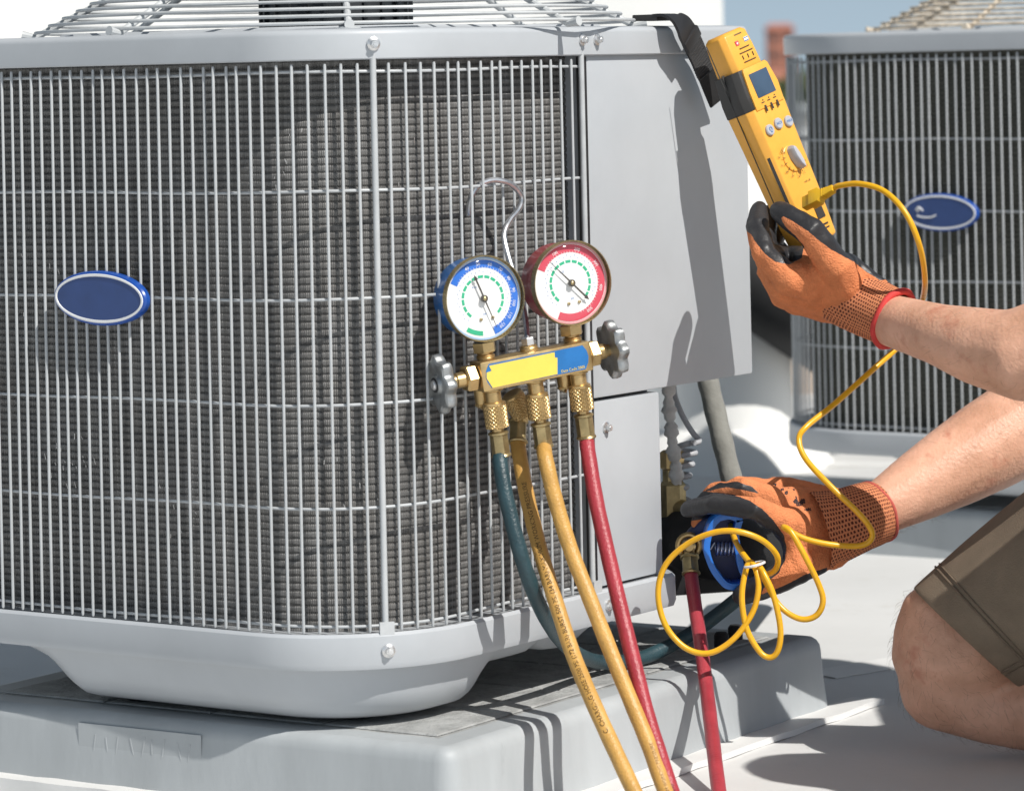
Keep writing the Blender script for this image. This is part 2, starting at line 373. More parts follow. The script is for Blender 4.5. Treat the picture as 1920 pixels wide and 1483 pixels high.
def flat_text(mb, s, size, Mx, align='CENTER', mi=None):
    vs, fs = text_mesh(s, size, align); mb.add([Mx @ Vector(v) for v in vs], fs, mi)
def voxel_union(name, caps, voxel, smooth_it, mats, factor=.5):
    """one continuous skin from tapered limbs: caps = [(points, radii)]"""
    mb = MB()
    for pts, rs in caps: mb.tube(pts, rs, 14, True, round_end=True)
    o = mb.build(name, mats, smooth=0)
    md = o.modifiers.new('r', 'REMESH'); md.mode = 'VOXEL'; md.voxel_size = voxel; md.use_smooth_shade = True
    ms = o.modifiers.new('s', 'SMOOTH'); ms.factor = factor; ms.iterations = smooth_it
    dg = bpy.context.evaluated_depsgraph_get(); dg.update()
    me = bpy.data.meshes.new_from_object(o.evaluated_get(dg)); o.modifiers.clear(); o.data = me
    me.polygons.foreach_set('use_smooth', [True]*len(me.polygons))
    return o
def in_poly(x, y, poly):
    c = False; n = len(poly); j = n - 1
    for i in range(n):
        xi, yi = poly[i]; xj, yj = poly[j]
        if (yi > y) != (yj > y) and x < (xj - xi)*(y - yi)/(yj - yi) + xi: c = not c
        j = i
    return c
def copy_tree(o, parent=None, skip=()):
    c = o.copy(); COL.objects.link(c)
    if parent is not None: c.parent = parent
    for ch in list(o.children):
        if ch.name.split('.')[0] not in skip: copy_tree(ch, c, skip)
    return c

# ================================================================ SETTING
def sheet(name, x0, x1, y0, y1, z, m, kind='structure', nx=1, ny=1):
    mb = MB(); rows = [[(x0 + (x1 - x0)*i/nx, y0 + (y1 - y0)*j/ny, z) for i in range(nx + 1)] for j in range(ny + 1)]
    mb.grid(rows); o = mb.build(name, m, smooth=0); o['kind'] = kind; return o
mb = MB(); mb.box((1, 2, -.25), (26, 18, .5)); o = mb.build('roof', M['roof'], smooth=0); o['kind'] = 'structure'
o = sheet('city_ground', -4000, 4000, -1500, 7000, -18, M['city'])
# welded seam laps of the roof membrane: thin strips standing 4 mm proud
def lap(name, a, b, wd, z0=0.0, th=.004):
    a, b = Vector(a), Vector(b); d = (b - a).normalized(); n = Vector((-d.y, d.x)); mb = MB(); rows = []
    k = 24
    for (off, z) in ((0, z0 + .0005), (.0, z0 + th), (wd, z0 + th*.8), (wd, z0 + .0005)):
        rows.append([(*(a + (b - a)*i/k + n*(off + .0012*math.sin(i*1.7 + off*90))), z + .0004*math.sin(i*2.3)) for i in range(k + 1)])
    mb.grid(rows); o = mb.build(name, M['strip'], smooth=30); o['kind'] = 'structure'; return o
lap('membrane_seam', (.30, 3.46), (3.4, 5.9), .05, 0, .0012)
lap('membrane_seam', (-.6, 5.3), (3.4, 5.2), .05)

# ---------------------------------------------------------------- equipment pads
def make_pad():
    root = empty('equipment_pad')
    S, H, Rv = .64, .069, .012
    cs = [(0, 0, .016), (.618, 0, .016), (.618, .532, .016), (0, .532, .016)]
    ring = lambda off, z: [(p.x, p.y, z) for p in rounded_poly(cs, off, 6)]
    mb = MB()
    prof = [(.006, 0), (.002, .03), (0, H - Rv)] + [(-Rv*(1 - math.cos(a)), H - Rv + Rv*math.sin(a)) for a in (.4, .8, 1.2, PI/2)]
    mb.grid([ring(o_, z) for o_, z in prof], True)
    mb.build('pad_side', M['pad'], root, 40)
    mb = MB(); top = ring(-Rv, H); inner = ring(-.035, H); rows = [top, inner]
    mb.grid(rows, True, 0); mb.fan(inner, False, 1)
    # raised speckled cells on the top, in rows
    mb.build('pad_top', [M['pad'], M['pad_top']], root, 40)
    for j in range(4):
        for i in range(5):
            mbc = MB(); x0, y0 = .038 + i*.1085, .038 + j*.114
            mbc.grid([[(x0 + .0012, y0 + .0012, H + .0005), (x0 + .1073, y0 + .0012, H + .0005), (x0 + .1073, y0 + .1128, H + .0005), (x0 + .0012, y0 + .1128, H + .0005)],
                      [(x0 + .0028, y0 + .0028, H + .0016), (x0 + .1057, y0 + .0028, H + .0016), (x0 + .1057, y0 + .1112, H + .0016), (x0 + .0028, y0 + .1112, H + .0016)]], True)
            mbc.add([(x0 + .0028, y0 + .0028, H + .0016), (x0 + .1057, y0 + .0028, H + .0016), (x0 + .1057, y0 + .1112, H + .0016), (x0 + .0028, y0 + .1112, H + .0016)], [(0, 1, 2, 3)])
            mbc.build('pad_cell', M['pad_top'], root, 30)
    return root
PAD_YAW = math.radians(56.8)
pad = make_pad()
tag(pad, 'grey moulded plinth with dark speckled top under the larger, nearer air conditioner', 'equipment pad', 'equipment pads under the condensers')
pad.location = (-.06, 2.78, 0); pad.rotation_euler = (0, 0, PAD_YAW)
# recessed name plate with worn raised strokes on the left face
mb = MB()
px0, px1 = .245, .375
mb.grid([[(-.0012, y, z) for y in (px0, px1)] for z in (.060, .030)])
for y, z0, z1, sl in ((.258, .052, .036, .003), (.268, .052, .036, -.004), (.285, .054, .036, .004), (.297, .052, .04, 0), (.306, .054, .036, .004), (.318, .052, .036, -.004), (.334, .052, .036, .003), (.345, .05, .038, -.002), (.358, .052, .036, .003)):
    mb.box((-.0012, y, (z0 + z1)/2), (.0006, .0012, z0 - z1), Matrix.Rotation(sl*60, 3, 'X'))
mb.build('name_recess', M['pad'], pad, 0)

# rolled membrane edges lying along the foot of the pad
def pad_to_world(x, y): 
    c, s = math.cos(PAD_YAW), math.sin(PAD_YAW); return (-.06 + x*c - y*s, 2.78 + x*s + y*c)
a = pad_to_world(-.02, -.034); b = pad_to_world(.665, -.034)
lap('membrane_flap', a, b, .034, 0, .006)
a = pad_to_world(-.032, .54); b = pad_to_world(-.032, -.03)
lap('membrane_flap', a, b, .032, 0, .014)

# ---------------------------------------------------------------- condenser
R0, XM, YM = .116, .463, .460
T1, R1 = .30, .16               # where the left face ends, radius of its far corner
YAW = math.radians(55)
C1 = Vector((-.147, 2.966, 0))
Z_R0, Z_R1 = ZC + .0110, ZC + .0357      # rim
Z_B1, Z_B0 = .150, .121                  # base rail top, bottom
def cage(s, off=0.0):
    """point on the wire cage, s metres from the right end of the coil opening, going round the near corner to the left"""
    a = .192
    if s < a: return Vector((a - s, -R0 - off)), Vector((0, -1))
    s -= a; L = R0*PI/2
    if s < L:
        t = s/R0; n = Vector((-math.sin(t), -math.cos(t))); return n*(R0 + off), n
    s -= L
    if s < T1: return Vector((-R0 - off, s)), Vector((-1, 0))
    s -= T1; L = R1*PI/2
    if s < L:
        t = s/R1; n = Vector((-math.cos(t), math.sin(t))); return Vector((-R0 + R1, T1)) + n*(R1 + off), n
    s -= L
    return Vector((-R0 + R1 + s, T1 + R1 + off)), Vector((0, 1))
S_END = .192 + R0*PI/2 + T1 + R1*PI/2 + .30
cy, sy_ = math.cos(YAW), math.sin(YAW)
def l2w(p, z=0): return Vector((C1.x + p.x*cy - p.y*sy_, C1.y + p.x*sy_ + p.y*cy, z))
def s_at_px(px, z, lo=0.0, hi=.75):
    for _ in range(50):
        m = (lo + hi)/2
        if pix(l2w(cage(m)[0], z))[0] > px: lo = m
        else: hi = m
    return (lo + hi)/2
def z_at(px, py, s): 
    q = l2w(cage(s)[0]); uy = (px - 960)*SR + (py - 132)*CR; return ZC - uy/FPX*q.y
s_post = s_at_px(697, ZC)
ROWS = [z_at(697, y, s_post) for y in (134, 358, 560, 757, 950, 1171)]
WIRES = [7.5, 25.5, 43, 62, 80.6, 99.4, 118, 138, 156.75, 177.4, 197.6, 217.5, 238, 259.5, 280.5, 301, 321.75, 342.75, 363.75, 385, 405.75, 427.5, 448.9, 470.6, 494, 521, 548, 577.5, 608.25, 638.6, 669.4, 727, 756, 784, 808.75, 832.5, 853.75, 874, 894.7, 915, 933, 952.5, 971, 990.6, 1009, 1027, 1046, 1064, 1083]
def center_dir():
    return Vector(((-R0 + XM)/2, .132))
CEN = center_dir()
def make_unit():
    root = empty('air_conditioner')
    # --- coil: corrugated fin stack behind the wires
    mb = MB(); zs = []; z = Z_B1 - .004; k = 0
    top = Z_R0 + .006
    while z < top:
        zs += [(z, .0019), (z + .0006, .0030), (z + .0036, .0034), (z + .0047, .0030), (z + .0053, .0019)]; z += .0060
    ss = np.linspace(-.022, S_END, 244); rows = []; uvs = []
    for z, o_ in zs:
        row = []
        for s in ss:
            p, n = cage(max(s, 0), -.024 + o_)
            if s < 0: p = p + Vector((-s, 0))
            row.append((p.x, p.y, z)); uvs.append((s, z))
        rows.append(row)
    mb.grid(rows, uvs=uvs, flip=True)
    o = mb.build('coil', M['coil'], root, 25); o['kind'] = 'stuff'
    # dark edges of the upright fins, standing just proud of the corrugations
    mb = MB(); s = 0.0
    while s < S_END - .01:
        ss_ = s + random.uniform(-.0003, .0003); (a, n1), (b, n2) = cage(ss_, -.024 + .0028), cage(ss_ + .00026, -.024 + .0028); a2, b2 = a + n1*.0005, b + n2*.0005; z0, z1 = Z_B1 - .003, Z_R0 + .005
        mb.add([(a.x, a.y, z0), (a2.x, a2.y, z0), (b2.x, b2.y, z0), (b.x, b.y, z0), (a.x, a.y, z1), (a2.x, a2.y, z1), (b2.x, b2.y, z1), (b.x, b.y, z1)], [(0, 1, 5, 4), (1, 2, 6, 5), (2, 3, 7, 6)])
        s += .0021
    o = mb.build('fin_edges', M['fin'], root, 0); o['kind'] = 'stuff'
    # a few crushed, shiny fins
    rb = random.Random(5)
    for (px_, py_, n_, sp) in ((90, 870, 26, 26), (45, 520, 10, 30), (520, 320, 8, 40), (820, 300, 7, 30), (300, 1000, 8, 30), (640, 900, 6, 40)):
        mb = MB()
        for _ in range(n_):
            s_ = s_at_px(px_ + rb.gauss(0, sp), .4); p, n = cage(s_, -.0195); z_ = z_at(px_, py_, s_) + rb.gauss(0, sp*.00045); t_ = Vector((-n.y, n.x)); a_ = rb.uniform(-1, 1)*.0012; h_ = rb.uniform(.0015, .005)
            b_ = p + n*rb.uniform(.0004, .0016) + t_*a_
            mb.add([(p.x, p.y, z_), (p.x + t_.x*.0006, p.y + t_.y*.0006, z_), (b_.x + t_.x*.0006, b_.y + t_.y*.0006, z_ + h_), (b_.x, b_.y, z_ + h_*1.1)], [(0, 1, 2, 3)])
        mb.build('bent_fins', M['bolt'], root, 0)['kind'] = 'stuff'
    # --- unseen black shell, added so that no light passes behind the coil
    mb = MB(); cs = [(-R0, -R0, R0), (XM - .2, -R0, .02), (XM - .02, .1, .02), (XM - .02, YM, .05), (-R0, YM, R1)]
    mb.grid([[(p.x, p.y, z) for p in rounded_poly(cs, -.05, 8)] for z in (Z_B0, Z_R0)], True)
    mb.build('light_block_shell', M['black'], root)
    # --- upright wires: shared mesh per length
    wm = MB(); zt, zb = ROWS[0] + .0065, ROWS[-1] - .0050
    wm.tube([(0, 0, zb), (0, 0, zb + .0015), (0, 0, zt - .0015), (0, 0, zt)], [.0009, .00124, .00124, .0009], 8)
    wme = wm.mesh('grille_wire', M['wire'])
    sl = [s_at_px(x, ROWS[0]) for x in WIRES]; s_left = max(sl)
    while s_left + .0112 < S_END - .02: s_left += .0112; sl.append(s_left)
    for s in sl:
        p, n = cage(s, .0032); o = bpy.data.objects.new('grille_wire', wme); COL.objects.link(o); o.parent = root
        o.location = (p.x, p.y, 0); o.rotation_euler = (random.uniform(-.0012, .0012), random.uniform(-.0012, .0012), random.uniform(0, 1))
    for i, z in enumerate(ROWS):
        mb = MB(); pts = []
        for s in np.linspace(-.004, S_END - .02, 150):
            p, n = cage(max(s, 0), 0); p = p + Vector((max(-s, 0), 0)); pts.append((p.x, p.y, z + .0006*math.sin(s*23 + i)))
        mb.tube(pts, .00125, 8); mb.build('grille_rail', M['wire'], root)
    # --- upright posts with flattened, bolted ends
    for s, r in ((s_post, .0026), (.004, .0025)):
        p, n = cage(s, .004); mb = MB()
        mb.tube([(p.x, p.y, Z_B1 - .012), (p.x, p.y, Z_R0 + .004)], r, 12)
        q = p + n*.004
        ang = math.atan2(n.y, n.x)
        mb.box((q.x, q.y, Z_B1 - .004), (.003, .012, .026), Matrix.Rotation(ang, 3, 'Z'))
        mb.build('corner_post', M['wire'], root)
    # --- rim
    cs = [(-R0, -R0, R0), (XM, -R0, .012), (XM, YM, .03), (-R0, YM, R1)]
    pl = lambda off, z, seg=12: [Vector((p.x, p.y, z)) for p in rounded_poly(cs, off, seg)]
    mb = MB(); o_ = .0062; rr = .005
    prof = [(-.028, Z_R0 + .004), (o_ - .003, Z_R0 + .003), (o_ - .0012, Z_R0), (o_, Z_R0 + .0010), (o_ + .0008, Z_R1 - rr)] + [(o_ + .0008 - rr*(1 - math.cos(a)), Z_R1 - rr + rr*math.sin(a)) for a in (.35, .75, 1.15, PI/2)] + [(-.012, Z_R1 + .0008)]
    rows = [pl(a, z) for a, z in prof]
    def circ(r, z):
        out = []
        for p in rows[-1]:
            d = Vector((p.x - CEN.x, p.y - CEN.y)).normalized(); out.append(Vector((CEN.x + d.x*r, CEN.y + d.y*r, z)))
        return out
    rows += [circ(.247, Z_R1 + .001), circ(.243, Z_R1 + .004), circ(.240, Z_R1 + .001), circ(.238, Z_R1 - .10)]
    mb.grid(rows, True); mb.build('top_rim', M['paint'], root, 40)
    # --- base rail and pan
    cb = [(-R0, -R0, R0), (.306, -R0, .006), (XM, .041, .006), (XM, YM, .03), (-R0, YM, R1)]
    plb = lambda off, z, seg=14: [Vector((p.x, p.y, z)) for p in rounded_poly(cb, off, seg)]
    mb = MB(); ob = .010
    prof = [(-.03, Z_B1 - .002), (ob - .006, Z_B1 - .001), (ob - .002, Z_B1 + .0006), (ob + .0004, Z_B1 - .002), (ob + .001, Z_B0 + .006), (ob - .001, Z_B0 + .001), (ob - .006, Z_B0), (-.004, Z_B0 + .004)]
    rows = [plb(a, z) for a, z in prof]; mb.grid(rows, True, flip=True)
    mb.fan(rows[-1], False)
    mb.build('base_rail', M['paint'], root, 40)
    # stamped foot under the near corner: deep bowl that runs out towards both ends
    mb = MB(); S0, S1_ = .192 - .142, .192 + R0*PI/2 + .298; rows = []
    NS = 90
    def dep(s):
        e0, e2, e1 = (s - .13)/.034, (s - S0)/.03, (S1_ - s)/.050
        def st(x): x = max(0, min(1, x)); return x*x*(3 - 2*x)
        return (.42*st(e2) + .58*st(e0))*(.55*st(e1*.55) + .45*st((e1 - 1.05)*1.2))
    for j, (a, b_) in enumerate([(0, 0), (.12, .25), (.26, .52), (.46, .76), (.75, .90), (1.1, .97), (1.6, 1.0), (2.6, 1.0)]):
        row = []
        for i in range(NS + 1):
            s = S0 + (S1_ - S0)*i/NS; D = dep(s); p, n = cage(s, -.002 - a*.030)
            row.append((p.x, p.y, Z_B0 + .003 - b_*.0485*D - .0004))
        rows.append(row)
    mb.grid(rows, flip=True); mb.build('pan_foot', M['paint'], root, 60)
    # second, shallower foot near the right end
    mb = MB(); rows = []
    for j, (a, b_) in enumerate([(0, 0), (.15, .5), (.4, .9), (.8, 1.0), (2.2, 1.0)]):
        row = []
        for i in range(21):
            x = .115 + .10*i/20; D = math.sin(PI*i/20)**.6
            row.append((x, -R0 + .004 + a*.03, Z_B0 + .003 - b_*.022*D))
        rows.append(row)
    mb.grid(rows); mb.build('pan_foot', M['paint'], root, 60)
    for fx, fy in ((-.028, -.028), (-.045, .18), (.17, .06), (.30, .2)):
        mb = MB(); mb.lathe([(.018, .071), (.022, .073), (.02, .082), (.02, .124)], Matrix.Translation((fx, fy, 0)), 20); mb.build('rubber_foot', M['rubber'], root)
    # --- right-hand sheet metal: black strip put in as the shade of the coil gap, control box, lower panel, chamfered valve plate
    mb = MB(); mb.box((.1955, -R0 + .001, (Z_B1 + Z_R0)/2), (.007, .006, Z_R0 - Z_B1 - .002)); mb.build('edge_gap_shade', M['black'], root, 0)
    zb = .313
    mb = MB(); mb.box(((.2 + XM)/2, -R0 + .0295, (zb + Z_R0 + .004)/2), (XM - .2, .062, Z_R0 + .004 - zb)); mb.build('control_box', M['paint'], root, bevel=.0025)
    mb = MB(); mb.box((.253, -R0 + .0125, (Z_B1 + zb)/2 - .001), (.104, .026, zb - Z_B1 - .004)); mb.build('service_panel', M['paint'], root, bevel=.0022)
    mb = MB(); d = Vector((.157, .157)).normalized()
    mb.box((.306 + .0785 - .004, -R0 + .0785 + .012, (Z_B1 + zb)/2), (.222, .003, zb - Z_B1 - .004), Matrix.Rotation(PI/4, 3, 'Z')); mb.build('valve_plate', M['paint'], root)
    mb = MB(); mb.box((XM - .0015, .2, (Z_B1 + Z_R0)/2), (.003, .32, Z_R0 - Z_B1 - .01)); mb.build('side_panel', M['paint'], root)
    # --- bolts
    def bolt(p, n, parent, flange=True, r=.0040, wash=True):
        mb = MB(); Mx = align_z(p, n)
        mb.lathe([(r*1.62, -.001), (r*1.62, .0012), (r*1.1, .002)], Mx, 20)
        hexprism(mb, Mx @ Matrix.Rotation(random.random(), 4, 'Z'), r, .0012, .0056)
        mb.lathe([(r*.55, .005), (r*.5, .0064), (r*.2, .0064)], Mx, 12)
        return mb.build('bolt', M['bolt'], parent, 30)
    def surf(s, off, z): p, n = cage(s, off); return Vector((p.x, p.y, z)), Vector((n.x, n.y, 0))
    p, n = surf(s_post, .0069, Z_R0 + .0125); bolt(p, n, root, r=.0034)
    p, n = surf(s_post, .0112, Z_B0 + .0155); bolt(p, n, root, r=.0034)
    for xx in (.186, .2085): bolt(Vector((xx, -R0 - .0069, Z_R0 + .0135)), Vector((0, -1, 0)), root, r=.0031)
    bolt(Vector((.201, -R0 - .0112, Z_B0 + .0155)), Vector((0, -1, 0)), root, r=.0032)
    bolt(Vector((.2185, -R0 - .0006, .2865)), Vector((0, -1, 0)), root, r=.0031)
    bolt(Vector((.39, -R0 + .02, Z_R1 + .0006)), Vector((0, 0, 1)), root, r=.004)
    # --- fan guard: rings stepping up to a domed top, eight struts, motor
    rings = [(.266 - .0123*k, Z_R1 + .006 + .0062*k) for k in range(11)]
    r_, z_ = rings[-1]
    while r_ > .10: r_ -= .0240; z_ += .0016; rings.append((r_, z_))
    for r_, z_ in rings:
        mb = MB(); mb.tube([(CEN.x + r_*math.cos(2*PI*i/72), CEN.y + r_*math.sin(2*PI*i/72), z_) for i in range(73)], .0015, 8, cap=False); mb.build('guard_ring', M['guard'], root)
    a0 = math.radians(-90 + 5) - YAW
    for k in range(8):
        a = a0 + k*PI/4; d = Vector((math.cos(a), math.sin(a))); mb = MB()
        pts = [(CEN.x + d.x*r_, CEN.y + d.y*r_, z_ - .0036) for r_, z_ in rings]
        r9, z9 = rings[0]; pts = [(CEN.x + d.x*(r9 + .012), CEN.y + d.y*(r9 + .012), Z_R1 + .0045)] + pts
        mb.tube(pts, [.0042] + [.0030]*(len(pts) - 1), 10); mb.build('guard_strut', M['guard'], root)
    Mf = Matrix.Translation((CEN.x + math.cos(a0)*.270, CEN.y + math.sin(a0)*.270, Z_R1))
    mb = MB(); mb.lathe([(.010, 0), (.010, .002), (.004, .003), (.0035, .008)], Mf, 16); mb.build('guard_foot', M['guard'], root)
    mb = MB(); mb.lathe([(.064, Z_R1 - .12), (.066, Z_R1 - .115), (.066, Z_R1 + .060), (.060, Z_R1 + .072), (.02, Z_R1 + .068)], Matrix.Translation((CEN.x, CEN.y, 0)), 32)
    for k in range(24):
        a = 2*PI*k/24; mb.box((CEN.x + .067*math.cos(a), CEN.y + .067*math.sin(a), Z_R1 - .03), (.004, .003, .15), Matrix.Rotation(a, 3, 'Z'))
    mb.build('fan_motor', M['motor'], root)
    for k in range(3):
        a = 2*PI*k/3 + .6; mb = MB(); rows = []
        for i in range(9):
            r_ = .06 + .165*i/8; rows.append([(CEN.x + r_*math.cos(a + t*.62), CEN.y + r_*math.sin(a + t*.62), Z_R1 - .055 + .048*t) for t in np.linspace(-.5, .5, 7)])
        mb.grid(rows); mb.grid([[(x, y, z - .002) for x, y, z in r] for r in rows], flip=True); mb.build('fan_blade', M['motor'], root)
    # --- oval name badge
    sb = s_at_px(203, .39); p, n = cage(sb, .009)
    zb_ = z_at(203, 558, sb)
    be = MB(); Mx = frame(Vector((p.x, p.y, zb_)), Vector((n.y, -n.x, 0))*-1, Vector((0, 0, 1)), Vector((n.x, n.y, 0)))
    Mx = Mx @ Matrix.Rotation(math.radians(-1.5), 4, 'Z')
    A, B = .0505, .0225
    ell = lambda a, b, h: [Mx @ Vector((a*math.cos(2*PI*i/64), b*math.sin(2*PI*i/64), h)) for i in range(64)]
    be.grid([ell(A - .002, B - .002, -.0052), ell(A, B, -.0042), ell(A, B, 0), ell(A - .001, B - .001, .0016), ell(A - .0022, B - .0022, .0022)], True)
    be.fan(ell(A - .002, B - .002, -.0052), True)
    badge = be.build('badge', M['badge_edge'], root, 30)
    mb = MB(); mb.grid([ell(A - .0022, B - .0022, .0022), ell(A - .0026, B - .0026, .0027), ell(A - .0042, B - .0042, .0027), ell(A - .0046, B - .0046, .0020)], True); mb.build('badge_ring', M['white'], badge, 30)
    mb = MB(); mb.fan(ell(A - .0046, B - .0046, .0021)); mb.build('badge_face', M['blue_badge'], badge, 0)
    return root, Mx
unit, MxB = make_unit()
tag(unit, 'near grey condenser with plain blue oval badge and hanging gauge set', 'air conditioner', 'rooftop condensing units')
unit.location = C1; unit.rotation_euler = (0, 0, YAW)
unit2 = copy_tree(unit)
tag(unit2, 'out-of-focus condenser with rusty fan guard behind the forearms', 'air conditioner', 'rooftop condensing units')
M['coil_old'] = pm('dirty_fins', (.085, .085, .07), .7, .1, .35, 60, bump=.4, bs=900, stretch=(1, 1, .2), spots=(30, .66, (.16, .15, .12)))
C2 = Vector((.727, 4.252, 0)); unit2.location = C2
for ch in unit2.children:
    if ch.name.startswith(('guard_ring', 'guard_strut', 'guard_foot')):
        ch.material_slots[0].link = 'OBJECT'; ch.material_slots[0].material = M['rust']
    if ch.name.startswith(('coil', 'fin_edges')):
        ch.material_slots[0].link = 'OBJECT'; ch.material_slots[0].material = M['coil_old']
    if ch.name.startswith('badge'):
        lo_, hi_ = -.2, .3
        for _ in range(40):
            d_ = (lo_ + hi_)/2; bx = Vector((MxB.translation.x, MxB.translation.y + d_)); wx = pix(Vector((C2.x + bx.x*cy - bx.y*sy_, C2.y + bx.x*sy_ + bx.y*cy, MxB.translation.z)))[0]
            if wx > 1763: lo_ = d_
            else: hi_ = d_
        ch.location = (0, d_, 0)
        mb = MB()
        def sq(pts): mb.tube([MxB @ Vector((x, y, .0026)) for x, y in catmull([Vector((a, b, 0)) for a, b in pts], 6) for x, y in [(x, y)]] if False else [MxB @ Vector((v.x, v.y, .0026)) for v in catmull([Vector((a, b, 0)) for a, b in pts], 6)], .0009, 6)
        sq([(-.032, .002), (-.028, .0055), (-.025, .004), (-.022, .001)]); sq([(-.029, .006), (-.027, .003), (-.030, .000)])
        sq([(-.030, -.0045), (-.024, -.0062), (-.012, -.0062), (-.005, -.0035)])
        mb.build('badge_scribble', M['white'], ch)
pad2 = copy_tree(pad, skip=('name_recess',)); tag(pad2, 'distant grey plinth under the condenser with the rusty fan guard', 'equipment pad', 'equipment pads under the condensers')
pad2.location = Vector((-.06, 2.78, 0)) + (C2 - C1) + Vector((.02, 0, -.012))

# ================================================================ BACKGROUND
mb = MB(); mb.box((4.0, 8.6, .20), (9, .30, .42)); bw = empty('parapet_wall', (0, 0, 0)); mb.build('wall', M['wall_white'], bw, 0)
mb = MB(); mb.box((4.0, 8.6, .425), (9.1, .36, .03)); mb.build('coping', M['coping'], bw, 0)
tag(bw, 'low white parapet with grey coping at the far roof edge', 'parapet')
ph = empty('penthouse'); PXR = at(1356, 40, 8.8).x; mb = MB(); mb.box((PXR - 2.5, 10.0, .55), (5.0, 2.4, 1.1)); mb.build('wall', M['wall_white'], ph, 0)
mb = MB(); mb.box((PXR - 2.5, 10.0, 1.112), (5.06, 2.46, .024)); mb.build('coping', M['coping'], ph, 0)
mb = MB(); mb.box((-1.2, 8.797, .35), (.8, .006, .5)); mb.build('door', M['coping'], ph, 0)
tag(ph, 'white boxy roof structure behind the near condenser', 'roof structure')
# low roof pipe run seen between the two condensers
rp = empty('roof_pipe')
mb = MB(); mb.tube([(-.4, 6.6, .075), (2.6, 6.35, .075)], .03, 14); mb.build('pipe', M['wall_white'], rp)
for xx in (.1, .55, 1.1, 1.9):
    mb = MB(); mb.box((xx, 6.6 - .083*(xx + .4), .02), (.12, .14, .06)); mb.build('support_block', M['plaster'], rp, 0)
tag(rp, 'white pipe on beige support blocks crossing the roof beyond', 'pipe')
bp_ = MB(); pts = catmull([at(1330, 470, 5.2), at(1420, 535, 5.2), at(1500, 590, 5.25), at(1600, 660, 5.4), at(1700, 760, 5.6), at(1760, 830, 5.8)], 8)
bp_.tube(pts, .062, 18); o = bp_.build('black_duct', M['rubber']); tag(o, 'thick black flexible duct sloping between the condensers', 'duct')
mb = MB(); mb.lathe([(.17, 0), (.15, .03), (.11, .06), (.105, .30), (.10, .34), (.06, .345)], Matrix.Translation((.30, 5.35, 0)), 28); o = mb.build('roof_vent', M['wall_white'], None, 40); tag(o, 'white round roof vent with flared flashing', 'roof vent')

# far town
def building(name, label, cat, x, y, wdt, dep, top, wm, rm, storeys, gable=False, cols=4):
    r = empty(name, (x, y, -18)); H = top + 18
    mb = MB(); mb.box((0, 0, H/2), (wdt, dep, H)); mb.build('wall', M[wm], r, 0)
    if gable:
        mb = MB(); h = wdt*.22; a = wdt/2 + .4; b = dep/2 + .4
        mb.add([(-a, -b, H), (a, -b, H), (a, b, H), (-a, b, H), (-a*.7, 0, H + h), (a*.7, 0, H + h)], [(0, 1, 5, 4), (2, 3, 4, 5), (1, 2, 5), (3, 0, 4), (3, 2, 1, 0)]); mb.build('roof', M[rm], r, 0)
    else:
        mb = MB(); mb.box((0, 0, H + .2), (wdt + .6, dep + .6, .4)); mb.build('roof', M[rm], r, 0)
    for j in range(storeys):
        for i in range(cols):
            fx = -wdt/2 + wdt*(i + .5)/cols; mb = MB(); mb.box((fx, -dep/2 - .02, H - 1.8 - j*3.2), (wdt/cols*.45, .06, 1.5)); mb.build('window', M['window'], r, 0)
    tag(r, label, cat); return r
def far(px, Y): return (px - 960)/FPX*Y
building('brick_tower', 'blurred red brick tower rising above the distant roofs', 'tower', far(1463, 700), 700, 5.2, 5.2, .6 + 74*700/FPX - 1.0, 'brick', 'tile', 3, True, 2)
building('town_house', 'long pinkish house below the distant brick tower', 'house', far(1462, 640), 640, 7.5, 8, -2.2, 'plaster', 'tile', 2, True, 4)
building('town_hall', 'long grey building with pale flat roof beyond the parapet', 'building', far(1560, 300), 300, 26, 12, -3.3, 'grey_wall', 'pale_roof', 3, False, 8)
building('town_house', 'beige block far left behind the white roof structure', 'house', far(300, 500), 500, 24, 12, -4, 'plaster', 'tile', 3, True, 6)
def tree(x, y, h, wd, label, seed):
    r = empty('tree', (x, y, -18)); rg = np.random.default_rng(seed)
    mb = MB(); mb.tube([(0, 0, 0), (.1, 0, h*.4), (0, .1, h*.75)], [.35, .25, .1], 8)
    for k in range(5):
        a = rg.uniform(0, 6.28); mb.tube([(0, 0, h*(.35 + .06*k)), (math.cos(a)*wd*.3, math.sin(a)*wd*.3, h*(.55 + .07*k))], [.14, .05], 6)
    mb.build('trunk', M['bark'], r)
    mb = MB(); cl = [(rg.normal(0, wd*.24), rg.normal(0, wd*.24), h*(.42 + .5*rg.random())) for _ in range(16)]
    for _ in range(900):
        c = cl[rg.integers(16)]; p = Vector((c[0] + rg.normal(0, wd*.11), c[1] + rg.normal(0, wd*.11), c[2] + rg.normal(0, h*.06))); s = rg.uniform(.25, .6)
        R = Euler((rg.uniform(0, 6), rg.uniform(0, 6), rg.uniform(0, 6))).to_matrix()
        mb.add([p + R @ Vector(v) for v in ((-s, -s*.6, 0), (s, -s*.6, .1), (s, s*.6, 0), (-s, s*.6, .1))], [(0, 1, 2, 3)])
    mb.build('crown', M['leaf'], r, 0); tag(r, label, 'tree', 'trees in the far town')
